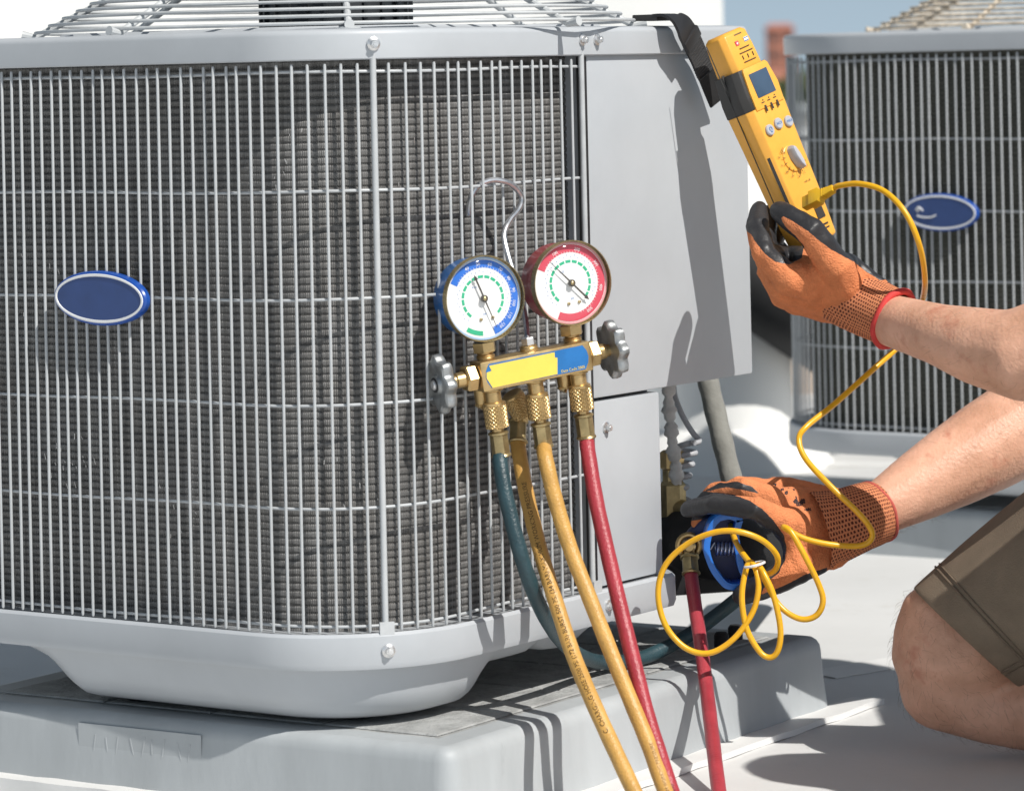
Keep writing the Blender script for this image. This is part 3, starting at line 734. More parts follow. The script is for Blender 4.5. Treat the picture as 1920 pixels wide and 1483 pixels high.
for i, (px, Y, top, wd) in enumerate([(1466, 420, 152, 5.5), (1500, 400, 142, 6), (1432, 440, 160, 5), (1545, 460, 140, 7), (1640, 470, 135, 7), (1250, 430, 150, 6)]):
    h = (18 + .6 - (top - 120)*Y/FPX)/.95
    tree(far(px, Y), Y, h, wd, ['low dark tree right below the distant brick tower', 'taller distant tree seen through the left edge of the rear condenser', 'small distant tree left of the brick tower', 'broad distant tree behind the coil of the rear condenser', 'distant tree hidden by the badge side of the rear condenser', 'distant tree behind the control box'][i], 40 + i)

# ================================================================ GAUGE MANIFOLD
phi, rho = math.radians(25), math.radians(7.2)
GX = Vector((math.cos(phi)*math.cos(rho), math.sin(phi)*math.cos(rho), math.sin(rho)))
GZ = Vector((math.sin(phi), -math.cos(phi), 0)); GY = GZ.cross(GX)
GM = frame(at(1005, 684, 2.905), GX, GY, GZ)
gs = empty('gauge_manifold'); gs.matrix_world = GM
tag(gs, 'brass two-gauge manifold with blue and red dials hooked on the wire grille', 'gauge manifold')
T = Matrix.Translation; Rx = lambda a: Matrix.Rotation(a, 4, 'X'); Ry = lambda a: Matrix.Rotation(a, 4, 'Y'); Rz = lambda a: Matrix.Rotation(a, 4, 'Z')
mb = MB(); mb.box((-.004, 0, 0), (.100, .0245, .022)); body = mb.build('manifold_body', M['brass'], gs, bevel=.0022)
def plate(x0, x1, y0, y1, z, end, cut=0):
    pts = [(x0 + end, y0), (x1 - end, y0), (x1 - end*.25, y0 + (y1 - y0)*.25), (x1, (y0 + y1)/2), (x1 - end*.25, y0 + (y1 - y0)*.75), (x1 - end, y1), (x0 + end, y1), (x0 + end*.25, y0 + (y1 - y0)*.75), (x0, (y0 + y1)/2), (x0 + end*.25, y0 + (y1 - y0)*.25)]
    return [Vector((x, y, z)) for x, y in pts]
mb = MB(); r = plate(-.0465, .0465, -.0098, .0098, .01135, .004); mb.grid([[v - Vector((0, 0, .0006)) for v in r], r], True); mb.fan(r); lab = mb.build('label', M['blue_label'], body, 0); lab.location = (-.004, 0, 0)
mb = MB(); mb.add([Vector(p) for p in ((-.0462, -.001, .0117), (-.042, -.0097, .0117), (.0165, -.0092, .0117), (.0185, .004, .0117), (.0162, .0045, .0117), (.0166, .0088, .0117), (-.0425, .0085, .0117), (-.0410, .004, .0117), (-.0455, .0035, .0117))], [tuple(range(9))])
flat_text(mb, 'Date Code 2005', .0032, T((.031, -.0078, .0117)), mi=0)
mb.build('yellow_patch', M['yellow_label'], body, 0).location = (-.004, 0, 0)
def lathe_y(mb, prof, M4, n=24, mod=None, mi=None): mb.lathe(prof, M4 @ Rx(-PI/2), n, mi, True, mod)
def knurl(j, k, a): return 1 + (.055 if (j + k) % 2 else -.03)
def gauge(x, y, case, ring, name):
    g = empty(name, parent=gs); g.location = (x, y, .002)
    mb = MB(); mb.lathe([(.020, -.024), (.030, -.0225), (.0318, -.020), (.0318, .006)], None, 48); mb.build('case', M[case], g, 40)
    mb = MB(); prof = [(.0325, .0045), (.0350, .0050), (.0350, .0060), (.0350, .0085), (.0350, .0105), (.0348, .0120), (.0345, .0125), (.0341, .0120)]
    mb.lathe(prof, None, 150, cap=False, mod=lambda j, k, a: 1 - (.010 if (k % 2 and 1 <= j <= 4) else 0)); mb.build('bezel', M['brass_old'], g, 25)
    mb = MB(); mb.lathe([(.0340, .0080), (.0340, .0130), (.0328, .0150), (.0305, .0160), (.0250, .0165), (.0150, .0168), (.0002, .0170)], None, 48, cap=False); mb.build('lens', M['lens'], g, 60)
    mb = MB(); mb.lathe([(.0335, .0055), (.0335, .0064)], None, 48); dial = mb.build('dial', M['dial'], g, 30)
    def arc(r0, r1, a0, a1, h, n=40):
        rows = [[Vector((r*math.cos(math.radians(a0 + (a1 - a0)*i/n)), r*math.sin(math.radians(a0 + (a1 - a0)*i/n)), h)) for i in range(n + 1)] for r in (r0, r1)]
        return rows
    blue = case == 'gblue'
    mb = MB()
    if blue: mb.grid(arc(.0248, .0312, 148, -78, .0066))
    else: mb.grid(arc(.0250, .0314, 150, -120, .0066))
    mbe = MB(); mbe.grid(arc(.0318, .0334, 0, 360, .0067, 72)); mbe.build('dial_edge', M['edge_blue' if blue else 'edge_red'], dial, 0)
    mb.build('pressure_scale', M['print_blue' if blue else 'print_red'], dial, 0)
    mb = MB()
    a = 226.0
    while a > -42: mb.grid(arc(.0165, .0188, a, a - 15, .0066, 6)); a -= 18.6
    if blue: mb.grid(arc(.0262, .0300, 232, 262, .0066, 10))
    mb.build('temperature_scale', M['print_green'], dial, 0)
    mb = MB(); nums = ['40', '50', '60', '70', '80', '90', '100', '110', '120'] if blue else ['100', '200', '300', '400', '500']
    for i, t_ in enumerate(nums):
        a = math.radians(112 - i*(172/(len(nums) - 1))); flat_text(mb, t_, .0037, Rz(a - PI/2) @ T((0, .0278, .0068)))
    k = 140
    while k > -78:
        a = math.radians(k); d = Vector((math.cos(a), math.sin(a), 0)); mb.box(d*.0252 + Vector((0, 0, .0068)), (.0016, .0003, .0002), Matrix.Rotation(a, 3, 'Z')); k -= 5.7
    mb.build('scale_numbers', M['print_white'], dial, 0)
    mb = MB()
    for k in range(30):
        a = math.radians(225 - k*9); d = Vector((math.cos(a), math.sin(a), 0)); mb.box(d*(.0215 + .0012*(k % 2)) + Vector((0, 0, .0067)), (.0009, .00045, .0002), Matrix.Rotation(a, 3, 'Z'))
    flat_text(mb, 'psi', .0026, T((0, -.0125, .0067))); flat_text(mb, 'R-22', .0022, T((-.006, .010, .0067)))
    mb.build('dial_print', M['blue_label'], dial, 0)
    mb = MB()
    na = math.radians(107 if blue else -50)
    d = Vector((math.cos(na), math.sin(na), 0)); q = Vector((-d.y, d.x, 0)); z0 = Vector((0, 0, .0095))
    mb.add([-d*.026 - q*.00022 + z0, -d*.026 + q*.00022 + z0, q*.00075 + z0, d*.0165 + q*.0008 + z0, d*.0165 + q*.0019 + z0, d*.0212 + z0, d*.0165 - q*.0019 + z0, d*.0165 - q*.0008 + z0, -q*.00075 + z0], [(0, 1, 2, 8), (2, 3, 7, 8), (4, 5, 6)])
    mb.lathe([(.0029, .0082), (.0029, .0104), (.0024, .0106)], None, 20); mb.build('needle', M['print_dark'], g, 0)
    mb = MB(); mb.lathe([(.0016, .0100), (.0016, .0112), (.0008, .0116)], None, 14)
    for sx in (-.0062, .0042) if blue else (-.0060, .0036): mb.lathe([(.0013, .006), (.0013, .0076), (.0007, .0078)], T((sx + .002, -.0165, 0)), 12)
    mb.build('screw', M['brass_old'], g, 30)
    # brass stem between gauge and body
    mb = MB(); s_ = T((0, -y, -.004))
    lathe_y(mb, [(.0068, .010), (.0068, .013), (.0078, .0135), (.0072, .0143), (.0078, .0151), (.0070, .0160), (.0062, .0168), (.0062, .019)], s_, 24)
    mb.lathe([(.0085, .0178), (.0098, .0185), (.0098, .0262), (.0088, .0268)], s_ @ Rx(-PI/2), 6)
    mb.build('stem', M['brass'], g, 30)
    tag(g, 'blue-rimmed low pressure dial' if blue else 'red-rimmed high pressure dial')
gauge(-.0425, .0625, 'gblue', 1, 'gauge'); gauge(.0365, .0615, 'gred', 1, 'gauge')
def handwheel(side):
    k = empty('valve_knob', parent=gs); Mx = T((-.006 if side < 0 else -.003, 0, 0)) @ Ry(side*PI/2); ex = .007 if side < 0 else .001
    mb = MB(); m0 = Mx @ T((0, 0, .049)); m1 = m0 @ T((0, 0, ex))
    mb.lathe([(.0095, 0), (.0112, .0015), (.0112, .0085), (.0098, .0100)], m0, 6); mb.lathe([(.0068, .008), (.0062, .017), (.0050, .018), (.0050, .024 + ex)], m0, 20); mb.build('packing_nut', M['brass'], k, 30)
    mb = MB(); lob = lambda j, kk, a: 1 + .105*max(-1.0, math.cos(8*a)) if j not in (0, 7, 8, 9) else 1
    mb.lathe([(.008, .0195), (.0165, .0200), (.0200, .0185), (.0218, .0200), (.0222, .0235), (.0216, .0270), (.0195, .0282), (.0130, .0262), (.0085, .0262), (.0075, .0290)], m1, 96, mod=lob); mb.build('wheel', M['chrome'], k, 45)
    mb = MB(); mb.lathe([(.0062, .0285), (.0062, .0293)], m1, 20); mb.build('washer', M['black'], k, 30)
    mb = MB(); mb.lathe([(.0042, .0285), (.0042, .0302), (.0030, .0312)], m1, 16); mb.build('screw', M['bolt'], k, 30)
handwheel(-1); handwheel(1)
for x in (-.0415, -.0030, .0360):
    mb = MB(); lathe_y(mb, [(.0088, -.0125), (.0088, -.0135), (.0066, -.0145), (.0066, -.0240), (.0060, -.0245)][::-1], T((x, 0, 0)), 24); mb.build('port', M['brass'], gs, 30)
for x in (-.046, .029):
    mb = MB(); lathe_y(mb, [(.004, -.026), (.0062, -.024), (.0065, -.012)], T((x, 0, -.012)), 18); mb.tube([(x, -.022, -.012), (x - .004, -.027, -.012)], .0042, 12); mb.build('side_port', M['brass'], gs, 30)
mb = MB(); lathe_y(mb, [(.0075, .012), (.0075, .0145), (.0068, .0155), (.0068, .0165)], T((-.0035, 0, -.002)), 24)
mb.build('hook_boss', M['brass'], gs, 30)
mb = MB(); mb.lathe([(.0048, .0165), (.0056, .0172), (.0056, .0225), (.005, .0232)], T((-.0035, 0, -.002)) @ Rx(-PI/2), 6); mb.build('hook_nut', M['bolt'], gs, 30)
GMi = GM.inverted()
hp = [GM @ Vector((-.0035, .020, -.002)), at(983, 585, 2.925), at(968, 530, 2.935), at(952, 478, 2.942), at(945, 440, 2.948), at(957, 412, 2.953), at(973, 392, 2.956), at(978, 372, 2.958), at(968, 354, 2.954), at(950, 342, 2.948), at(924, 338, 2.942), at(900, 346, 2.938), at(886, 364, 2.936), at(880, 384, 2.936), at(878, 402, 2.938)]
mb = MB(); mb.tube([GMi @ p for p in catmull(hp, 6)], .0025, 10, round_end=True); mb.build('hanging_hook', M['steel'], gs)

# ================================================================ HOSES
def ferrule_mesh(mb, Mx, L=.021, r=.0075):
    n = 24
    prof = [(r*.9, 0), (r*1.12, .0008), (r*1.12, .0022), (r*.98, .003), (r*.98, L - .003), (r*1.06, L - .0022), (r*1.12, L - .001), (r*1.0, L)]
    mb.lathe(prof, Mx, n, mod=lambda j, k, a: 1 - (.10*(0.5 + .5*math.cos(6*a)) if 3 <= j <= 4 else 0))
def resample(pts, step):
    out = [pts[0]]; acc = 0
    for a, b in zip(pts[:-1], pts[1:]):
        L = (b - a).length; n = max(1, int(round(L/step)))
        for i in range(1, n + 1): out.append(a + (b - a)*i/n)
    return out
CAMP = Vector((0, 0, ZC))
def hose(name, mat_, pts, r, label, text=None, ts=.0042, tstart=.5, group='refrigerant hoses', tint=None, twist=0.0):
    P = resample(catmull(pts, 10), .006); mb = MB()
    mb.tube(P, [r*(1 + .012*math.sin(i*.9)) for i in range(len(P))], 20, round_end=True)
    o = mb.build(name, M[mat_], None, 60); tag(o, label, 'hose', group)
    if text:
        L = [0]
        for a, b in zip(P[:-1], P[1:]): L.append(L[-1] + (b - a).length)
        L = np.array(L); mb = MB(); vs, fs = text_mesh(text, ts); out_ = []
        for x, y, _ in vs:
            s = tstart - x; i = int(np.clip(np.searchsorted(L, s) - 1, 0, len(P) - 2)); t = (s - L[i])/(L[i + 1] - L[i]); p = P[i].lerp(P[i + 1], t); d = (P[i + 1] - P[i]).normalized()
            c = CAMP - p; c = (c - d*c.dot(d)).normalized(); b = c.cross(-d); a = y/r + twist
            out_.append(p + (c*math.cos(a) + b*math.sin(a))*(r*1.02))
        mb.add(out_, fs); mb.build('hose_lettering', tint or M['print_dark'], o, 0)
    return o
def coupler(parent, Mx):
    mb = MB(); prof = [(.0072, 0), (.0092, .0008), (.0092, .0026)] + [(.0096, .0029 + .00048*j) for j in range(38)] + [(.0092, .0213), (.0075, .0220), (.0050, .0222), (.0050, .026)]
    def kn(j, k, a):
        if not 3 <= j <= 40: return 1
        z = (j - 3)*.00048/.0096; g = max(abs(math.cos(9*(a + z))), abs(math.cos(9*(a - z)))); return 1 - .10*g**10
    mb.lathe(prof, Mx, 108, mod=kn); mb.build('coupling_nut', M['brass'], parent, 28)
def down(x): # matrix at a manifold port, +z pointing down the hose
    return GM @ T((x, -.0225, 0)) @ Rx(PI/2)
def local_end(x, d): return down(x) @ Vector((0, 0, d))
HR = .0063
specs = [('hose', 'hose_teal', -.0415, [(938, 870, 2.885), (953, 950, 2.875), (983, 1060, 2.87), (1018, 1148, 2.90), (1062, 1210, 2.98), (1120, 1240, 3.085), (1200, 1234, 3.135), (1285, 1194, 3.17), (1345, 1152, 3.18), (1395, 1112, 3.175), (1425, 1085, 3.17)], 'dark teal hose that curls back along the plinth to the lower glove', None),
         ('hose', 'hose_yellow', -.0030, [(1023, 860, 2.885), (1042, 940, 2.875), (1070, 1030, 2.865), (1105, 1120, 2.85), (1145, 1222, 2.835), (1186, 1322, 2.815), (1216, 1395, 2.80), (1250, 1490, 2.78), (1310, 1640, 2.72)], 'yellow hose on the middle port of the manifold, beside the red one', 'PSI (34 BAR) MAXIMUM WORKING PRESSURE'),
         ('hose', 'hose_red', .0360, [(1103, 850, 2.915), (1117, 935, 2.895), (1136, 1022, 2.88), (1161, 1130, 2.86), (1186, 1232, 2.84), (1212, 1335, 2.82), (1236, 1412, 2.80), (1262, 1490, 2.785), (1320, 1640, 2.72)], 'red hose hanging from the right port below the red gauge', 'CHARGING HOSE 2500 PSI (172 BAR) BURST 500 PSI')]
inkr = pm('faded_hose_ink', (.09, .012, .016), .6); inky = pm('faded_yellow_hose_ink', (.24, .12, .03), .6); inkb = pm('hose_ink', (.035, .018, .006), .6)
for nm, mt, x, pts, lb, tx in specs:
    e = local_end(x, .045); h = hose(nm, mt, [local_end(x, .036), e] + [at(*p) for p in pts], HR, lb, tx, .0040, .40 if x > .02 else .36, tint=inkr if x > .02 else inky, twist=-.35)
    coupler(h, down(x)); mb = MB(); ferrule_mesh(mb, down(x) @ T((0, 0, .0245))); mb.build('ferrule', M['brass_old'], h, 25)
# spare yellow hose parked behind the middle port
q0 = at(972, 787, 2.945); q1 = at(971, 832, 2.935); dd = (q1 - q0).normalized()
h = hose('hose', 'hose_yellow', [q0 + dd*.015, q1] + [at(*p) for p in [(976, 865, 2.925), (988, 930, 2.91), (1011, 1025, 2.89), (1041, 1125, 2.865), (1075, 1228, 2.84), (1110, 1312, 2.81), (1150, 1400, 2.785), (1192, 1490, 2.76), (1262, 1640, 2.72)]], HR, 'lettered yellow hose parked behind the manifold, left of the other yellow one', 'C. CHARGING HOSE 2500 PSI (172 BAR) BURST 500 PSI (34 BAR) MAXIMUM WORKING PRESSURE', .0054, .275, tint=inkb)
mb = MB(); ferrule_mesh(mb, align_z(q0, dd)); mb.build('ferrule', M['brass_old'], h, 25)
mb = MB(); mb.tube(catmull([q0 + dd*.001, q0 - dd*.008, at(966, 762, 2.945), at(958, 752, 2.94)], 5), .0042, 12); mb.build('elbow', M['brass'], h)
coupler(h, align_z(at(958, 738, 2.935), Vector((.25, -.15, -1))) @ Ry(.5))
# red hose on the service valve
v0 = at(1293, 1042, 3.175); v1 = at(1296, 1080, 3.165); dd = (v1 - v0).normalized()
h = hose('hose', 'hose_red', [v0 + dd*.012, v1] + [at(*p) for p in [(1304, 1140, 3.14), (1315, 1215, 3.10), (1326, 1300, 3.055), (1336, 1385, 2.98), (1349, 1490, 2.90), (1368, 1600, 2.84)]], .0062, 'red hose hanging from the brass service valve beside the lower glove')
mb = MB(); ferrule_mesh(mb, align_z(v0, dd), .018, .0076); mb.build('ferrule', M['brass_old'], h, 25)
mb = MB(); mb.tube([v0 + dd*.002, v0 - dd*.010], .0048, 12); 
c0 = v0 - dd*.010; mb.tube([c0 + Vector((math.cos(a)*.0095, 0, math.sin(a)*.0095)) for a in np.linspace(-.9, 4.1, 26)], .0026, 10, round_end=True); mb.lathe([(.005, -.006), (.006, -.004), (.006, .006), (.004, .009)], T(c0) @ Rx(PI/2), 14)
mb.build('swivel_fitting', M['brass'], h, 30)

# ================================================================ VALVE CORNER: lines, cords
sv = empty('service_valve', at(1262, 950, 3.27))
inv = Matrix.Translation(-sv.location)
mb = MB(); c = Vector((0, 0, 0)); mb.lathe([(.010, -.03), (.012, -.025), (.012, .02), (.009, .024), (.009, .034), (.006, .036)], None, 6); mb.tube([(0, 0, 0), (.03, -.03, -.002)], .008, 14); mb.tube([(.0, 0, -.02), (.028, -.05, -.030)], .006, 12)
mb.build('valve_body', M['brass_old'], sv, 30)
mb = MB(); mb.lathe([(.009, 0), (.011, .002), (.011, .016), (.008, .018)], T((0, 0, .034)), 6); mb.build('valve_cap', M['brass'], sv, 30)
tag(sv, 'dull brass service valve on the corner of the near condenser', 'valve')
mb = MB(); mb.tube(catmull([at(1258, 985, 3.33), at(1310, 1018, 3.25), at(1385, 1030, 3.25), at(1432, 1038, 3.34), at(1440, 1040, 3.6), at(1446, 1050, 3.9)], 8), .031, 20, round_end=True)
o = mb.build('insulated_pipe', M['rubber'], None, 60); tag(o, 'fat black insulated suction pipe behind the blue clamp', 'pipe')
mb = MB(); mb.box(at(1330, 1075, 3.36), (.13, .02, .035), Matrix.Rotation(.3, 3, 'Z')); o = mb.build('pipe_bracket', M['black'], None, bevel=.003); tag(o, 'dark metal bracket below the black insulated pipe', 'bracket')
mb = MB(); P = resample(catmull([at(1322, 690, 3.345), at(1330, 725, 3.34), at(1349, 805, 3.33), at(1370, 890, 3.32), at(1392, 975, 3.30), at(1400, 1010, 3.29)], 8), .004)
mb.tube(P, [.0100 + .00035*math.sin(i*1.1) for i in range(len(P))], 20); o = mb.build('conduit', M['foam'], None, 60); tag(o, 'grey flexible conduit running down from the control box', 'conduit')
mb = MB(); A = [at(1262, 715, 3.29), at(1266, 745, 3.285), at(1280, 780, 3.28), at(1298, 810, 3.275), at(1311, 826, 3.272), at(1300, 831, 3.262)]
hx = []
for i in range(0, 75):
    t = i/74; a = 2*PI*4.6*t + 1.2; c = at(1290 - 24*t, 832 + 98*t, 3.275); hx.append(c + Vector((math.cos(a)*.0088, -math.sin(a)*.0075, .0015*math.sin(a))))
P = catmull(A, 6) + hx + [at(1258, 945, 3.275), at(1275, 962, 3.28)]
mb.tube(P, .0027, 10, round_end=True); o = mb.build('coiled_cord', M['coilcord'], None, 60); tag(o, 'thin grey cord coiled in a spring below the control box', 'cord')
mb = MB(); P = resample(catmull([at(1254, 715, 3.25), at(1254, 760, 3.25), at(1258, 800, 3.25), at(1262, 840, 3.25), at(1268, 880, 3.26), at(1266, 935, 3.27)], 8), .006)
mb.tube(P, [.0055 + .0013*math.sin(i*.8) + .001*math.sin(i*2.1) for i in range(len(P))], 14, round_end=True); o = mb.build('wrapped_line', M['dirtywhite'], None, 60); tag(o, 'dirty white taped line behind the lower panel edge', 'line')
for i, (px, py, PY) in enumerate(((1353, 1212, 3.235), (1379, 1198, 3.275))):
    p = at(px, py, PY); mb = MB(); mb.lathe([(.006, 0), (.0068, .001), (.0068, .012), (.005, .0145)], T((p.x, p.y, .069)), 20); o = mb.build('rubber_bumper', M['rubber'], None, 30)
    tag(o, 'short black rubber bumper on the plinth, ' + ('left of the pair' if i == 0 else 'right of the pair'), 'bumper', 'bumpers on the plinth')

# ================================================================ CLAMP METER
my = Vector((-.375, 0.0, .927)).normalized(); mz = Vector((.67, -.743, 0)); mz = (mz - my*mz.dot(my)).normalized(); mx = my.cross(mz)
MM = frame(at(1443, 262, 3.152), mx*.93, my, mz*.95)
meter = empty('clamp_meter'); meter.matrix_world = MM
tag(meter, 'yellow handheld meter with dark band and small screen gripped in the upper glove', 'meter')
def section(y, a, zf, zb, cf, cb): # octagonal section, counter-clockwise seen from +y
    return [Vector(p) for p in ((-a, y, zf - cf), (-a + cf, y, zf), (a - cf, y, zf), (a, y, zf - cf), (a, y, -zb + cb), (a - cb, y, -zb), (-a + cb, y, -zb), (-a, y, -zb + cb))]
def loft(secs, name, m, parent, bev=.0012):
    mb = MB(); mb.grid(secs, True); mb.fan(secs[0], True); mb.fan(secs[-1], False); return mb.build(name, m, parent, bevel=bev)
loft([section(-.0995, .0200, .0130, .0130, .005, .005), section(-.0980, .0225, .0145, .0150, .005, .005), section(-.06, .0245, .0160, .0165, .0055, .005), section(.0, .0265, .0170, .0180, .006, .006), section(.0300, .0275, .0180, .0185, .006, .006)], 'meter_body', M['meter'], meter)
loft([section(.0300, .0280, .0176, .0190, .006, .006), section(.042, .0278, .0176, .0190, .006, .006), section(.0665, .0240, .0168, .0180, .0055, .006)], 'side_grip', M['meter_dark'], meter, .0008)
loft([section(.0660, .0205, .0150, .0160, .005, .005), section(.085, .0200, .0145, .0155, .005, .005), section(.0985, .0190, .0135, .0145, .005, .005), section(.1015, .0150, .0110, .0120, .004, .004)], 'sensor_head', M['meter'], meter)
mb = MB(); fr = [(-.0185, .0280), (.0200, .0280), (.0222, .045), (.0190, .0640), (.0165, .0665), (-.0135, .0665), (-.0155, .0640), (-.0178, .045)]
mb.grid([[Vector((x, y, .0165)) for x, y in fr], [Vector((x, y, .0192)) for x, y in fr]], True); mb.fan([Vector((x, y, .0192)) for x, y in fr]); mb.build('screen_surround', M['meter'], meter, bevel=.0007)
mb = MB(); mb.box((.0018, .0490, .0192), (.0250, .0225, .0012)); mb.build('screen', M['screen'], meter, bevel=.0004)
mb = MB(); mb.box((-.0232, -.0205, .0126), (.0016, .083, .0030), Matrix.Rotation(PI/4, 3, 'Y')); mb.box((-.0277, .015, 0), (.0008, .165, .0007)); mb.box((-.0243, .048, .001), (.0035, .040, .0007)); mb.build('trigger_slot', M['meter_dark'], meter, 0)
for i, (x, t_) in enumerate(((-.0125, ''), (.0010, 'NCV'), (.0145, 'MAX'))):
    mb = MB(); mb.lathe([(.0050, .016), (.0050, .0192), (.0042, .0200)], T((x, .0085 + .002*(i == 1), .0)), 24); b_ = mb.build('button', M['button'], meter, 30)
    mb = MB()
    if t_: flat_text(mb, t_, .0034, T((x, .0085 + .002*(i == 1), .0202)))
    else: mb.tube([(x + .0016*math.cos(a), .0092 + .0016*math.sin(a), .0202) for a in np.linspace(-1, 4.2, 14)], .0003, 5); mb.box((x, .0066, .0202), (.0014, .0012, .0003))
    mb.build('button_symbol', M['blue_label'], b_, 0)
mb = MB(); mb.lathe([(.0122, .0165), (.0122, .0174), (.0115, .0178)], T((.002, -.0225, 0)), 40); mb.build('dial_plate', M['meter'], meter, 30)
mb = MB(); kn = [(-.0115, 0), (-.0095, .0036), (-.002, .0052), (.007, .0042), (.0120, .0010), (.0120, -.0010), (.007, -.0042), (-.002, -.0052), (-.0095, -.0036)]
R_ = Rz(math.radians(-78)); Mk = T((.0035, -.0225, .0178)) @ R_
mb.grid([[Mk @ Vector((x, y, 0)) for x, y in kn], [Mk @ Vector((x, y*.9, .004)) for x, y in kn], [Mk @ Vector((x*.9, y*.45, .0078)) for x, y in kn]], True); mb.fan([Mk @ Vector((x*.9, y*.45, .0078)) for x, y in kn]); mb.build('selector_knob', M['button'], meter, bevel=.0005)
mb = MB(); flat_text(mb, 'OFF', .0036, T((-.0085, -.0125, .0188)) @ Rz(.5))
for i, t_ in enumerate(('V~', 'V-', 'Hz', 'A~', 'uA', 'C', 'F')):
    a = math.radians(160 + i*26); flat_text(mb, t_, .0032, T((.002 + .0175*math.cos(a), -.0225 + .0165*math.sin(a), .0180)))
for i in range(9):
    a = math.radians(140 + i*24); mb.box((.002 + .0128*math.cos(a), -.0225 + .0128*math.sin(a), .0186), (.004, .0004, .0003), Matrix.Rotation(a, 3, 'Z'))
for i, x in enumerate((-.0065, .0018, .0100)): mb.box((x, .0272, .0196), (.0022, .0058, .0004)); mb.box((x - .001, .0330, .0196), (.004, .0008, .0003)); mb.box((x, .0350, .0194), (.0012, .0012, .0003))
for y, wd in ((.0880, .013), (.0840, .018), (.0755, .016)): mb.box((.003, y - .004, .0149 + (.0001 if y > .08 else .0004)), (wd, .0007, .0012))
for x in (-.004, .003, .010): mb.box((x, .0758, .0152), (.0008, .0036, .0006))
mb.box((.0075, -.0745, .0158), (.010, .013, .0006)); mb.box((.006, -.0870, .0152), (.013, .0015, .0006)); mb.box((.0075, -.0905, .0150), (.010, .0012, .0006))
flat_text(mb, 'mA uA', .003, T((.008, -.046, .0168))); mb.build('front_print', M['print_dark'], meter, 0)['kind'] = 'stuff'
mb = MB(); mb.box((-.0035, .0893, .0146), (.0042, .0042, .0006)); mb.build('red_mark', M['print_red'], meter, 0)
mb = MB(); mb.box((-.0035, .0893, .0150), (.0022, .0007, .0004)); mb.box((-.0035, .0893, .0150), (.0007, .0022, .0003)); mb.box((.0095, .0900, .0146), (.0060, .0040, .0006)); mb.build('white_mark', M['print_white'], meter, 0)
mb = MB(); mb.box((.0095, .0913, .0150), (.0058, .0006, .0004)); mb.box((.0095, .0887, .0150), (.0058, .0006, .0004)); mb.build('blue_mark', M['blue_label'], meter, 0)
mb = MB(); mb.box((.0028, .0968, .0137), (.010, .0012, .0006)); mb.build('maker_print', M['brass_old'], meter, 0)

# ---- yellow lead: plug, cord with loops, blue clamp
lead = empty('thermocouple_lead'); tag(lead, 'yellow lead looping from the meter to the blue pipe clamp', 'cable')
pa, pb = at(1508, 383, 3.118), at(1572, 350, 3.095); pd = (pb - pa).normalized(); pu = Vector((0, -.8, .6)); pu = (pu - pd*pu.dot(pd)).normalized()
PM = frame(pa, pd, pu.cross(pd)*-1, pu) if False else frame(pa, pd, pu.cross(pd), pu)
mb = MB(); sec = lambda x, a, b: [PM @ Vector((x, y, z)) for y, z in ((-a, -b), (a, -b), (a, b), (-a, b))]
mb.grid([sec(0, .0058, .0034), sec(.0080, .0058, .0034), sec(.0084, .0072, .0048), sec(.0185, .0070, .0046), sec(.0215, .0038, .0036), sec(.0345, .0030, .0030)], True); mb.fan(sec(0, .0058, .0034), True); mb.fan(sec(.0345, .0030, .0030))
for i in range(5):
    mb.box(PM @ Vector((.0228 + i*.0023, 0, 0)), (.0012, .0088 - i*.0006, .0078 - i*.0005), PM.to_3x3())
mb.build('plug', M['plug'], lead, bevel=.0006)
cp = [(1566, 352, 3.098), (1575, 348.5, 3.094), (1612, 345, 3.08), (1658, 359, 3.065), (1698, 400, 3.05), (1724, 460, 3.05), (1734, 520, 3.08), (1730, 562, 3.125), (1712, 610, 3.155), (1684, 650, 3.16), (1640, 690, 3.14), (1565, 757, 3.12), (1512, 800, 3.10), (1498, 825, 3.095), (1512, 862, 3.085), (1560, 914, 3.07), (1608, 960, 3.065), (1632, 990, 3.068), (1634, 1010, 3.07), (1612, 1023, 3.07), (1560, 1021, 3.065), (1510, 1010, 3.06), (1476, 993, 3.058), (1470, 988, 3.055), (1484, 998, 3.05), (1508, 1040, 3.045), (1535, 1095, 3.045), (1543, 1128, 3.045), (1530, 1154, 3.047), (1500, 1160, 3.05), (1464, 1138, 3.055), (1438, 1095, 3.06), (1424, 1064, 3.062), (1422, 1059, 3.058), (1432, 1075, 3.05), (1450, 1115, 3.045), (1463, 1175, 3.043), (1460, 1215, 3.043), (1446, 1232, 3.045), (1425, 1222, 3.047), (1400, 1178, 3.05), (1391, 1120, 3.053), (1398, 1070, 3.058), (1407, 1054, 3.06), (1418, 1070, 3.055), (1422, 1105, 3.05), (1410, 1150, 3.05), (1375, 1198, 3.05), (1330, 1224, 3.052), (1285, 1214, 3.055), (1248, 1172, 3.06), (1234, 1115, 3.062), (1246, 1062, 3.062), (1285, 1022, 3.058), (1335, 999, 3.05), (1382, 996, 3.046), (1428, 1012, 3.048), (1456, 1040, 3.055), (1456, 1064, 3.062), (1440, 1076, 3.068), (1424, 1070, 3.072), (1404, 1052, 3.085), (1385, 1026, 3.105), (1374, 1000, 3.13), (1370, 985, 3.15)]
mb = MB(); mb.tube(resample(catmull([at(*p) for p in cp], 8), .004), .0026, 10, round_end=True); mb.build('cord', M['cord'], lead, 60)
mb = MB(); c = at(1415, 1058, 3.058); mb.tube([c + Vector((math.cos(a)*.0085, math.sin(a)*.008, .002*math.cos(a))) for a in np.linspace(0, 2*PI, 20)], .0012, 6); mb.build('cable_tie', M['white'], lead)
cl = empty('pipe_clamp'); tag(cl, 'blue spring clamp squeezed open by the lower glove', 'clamp')
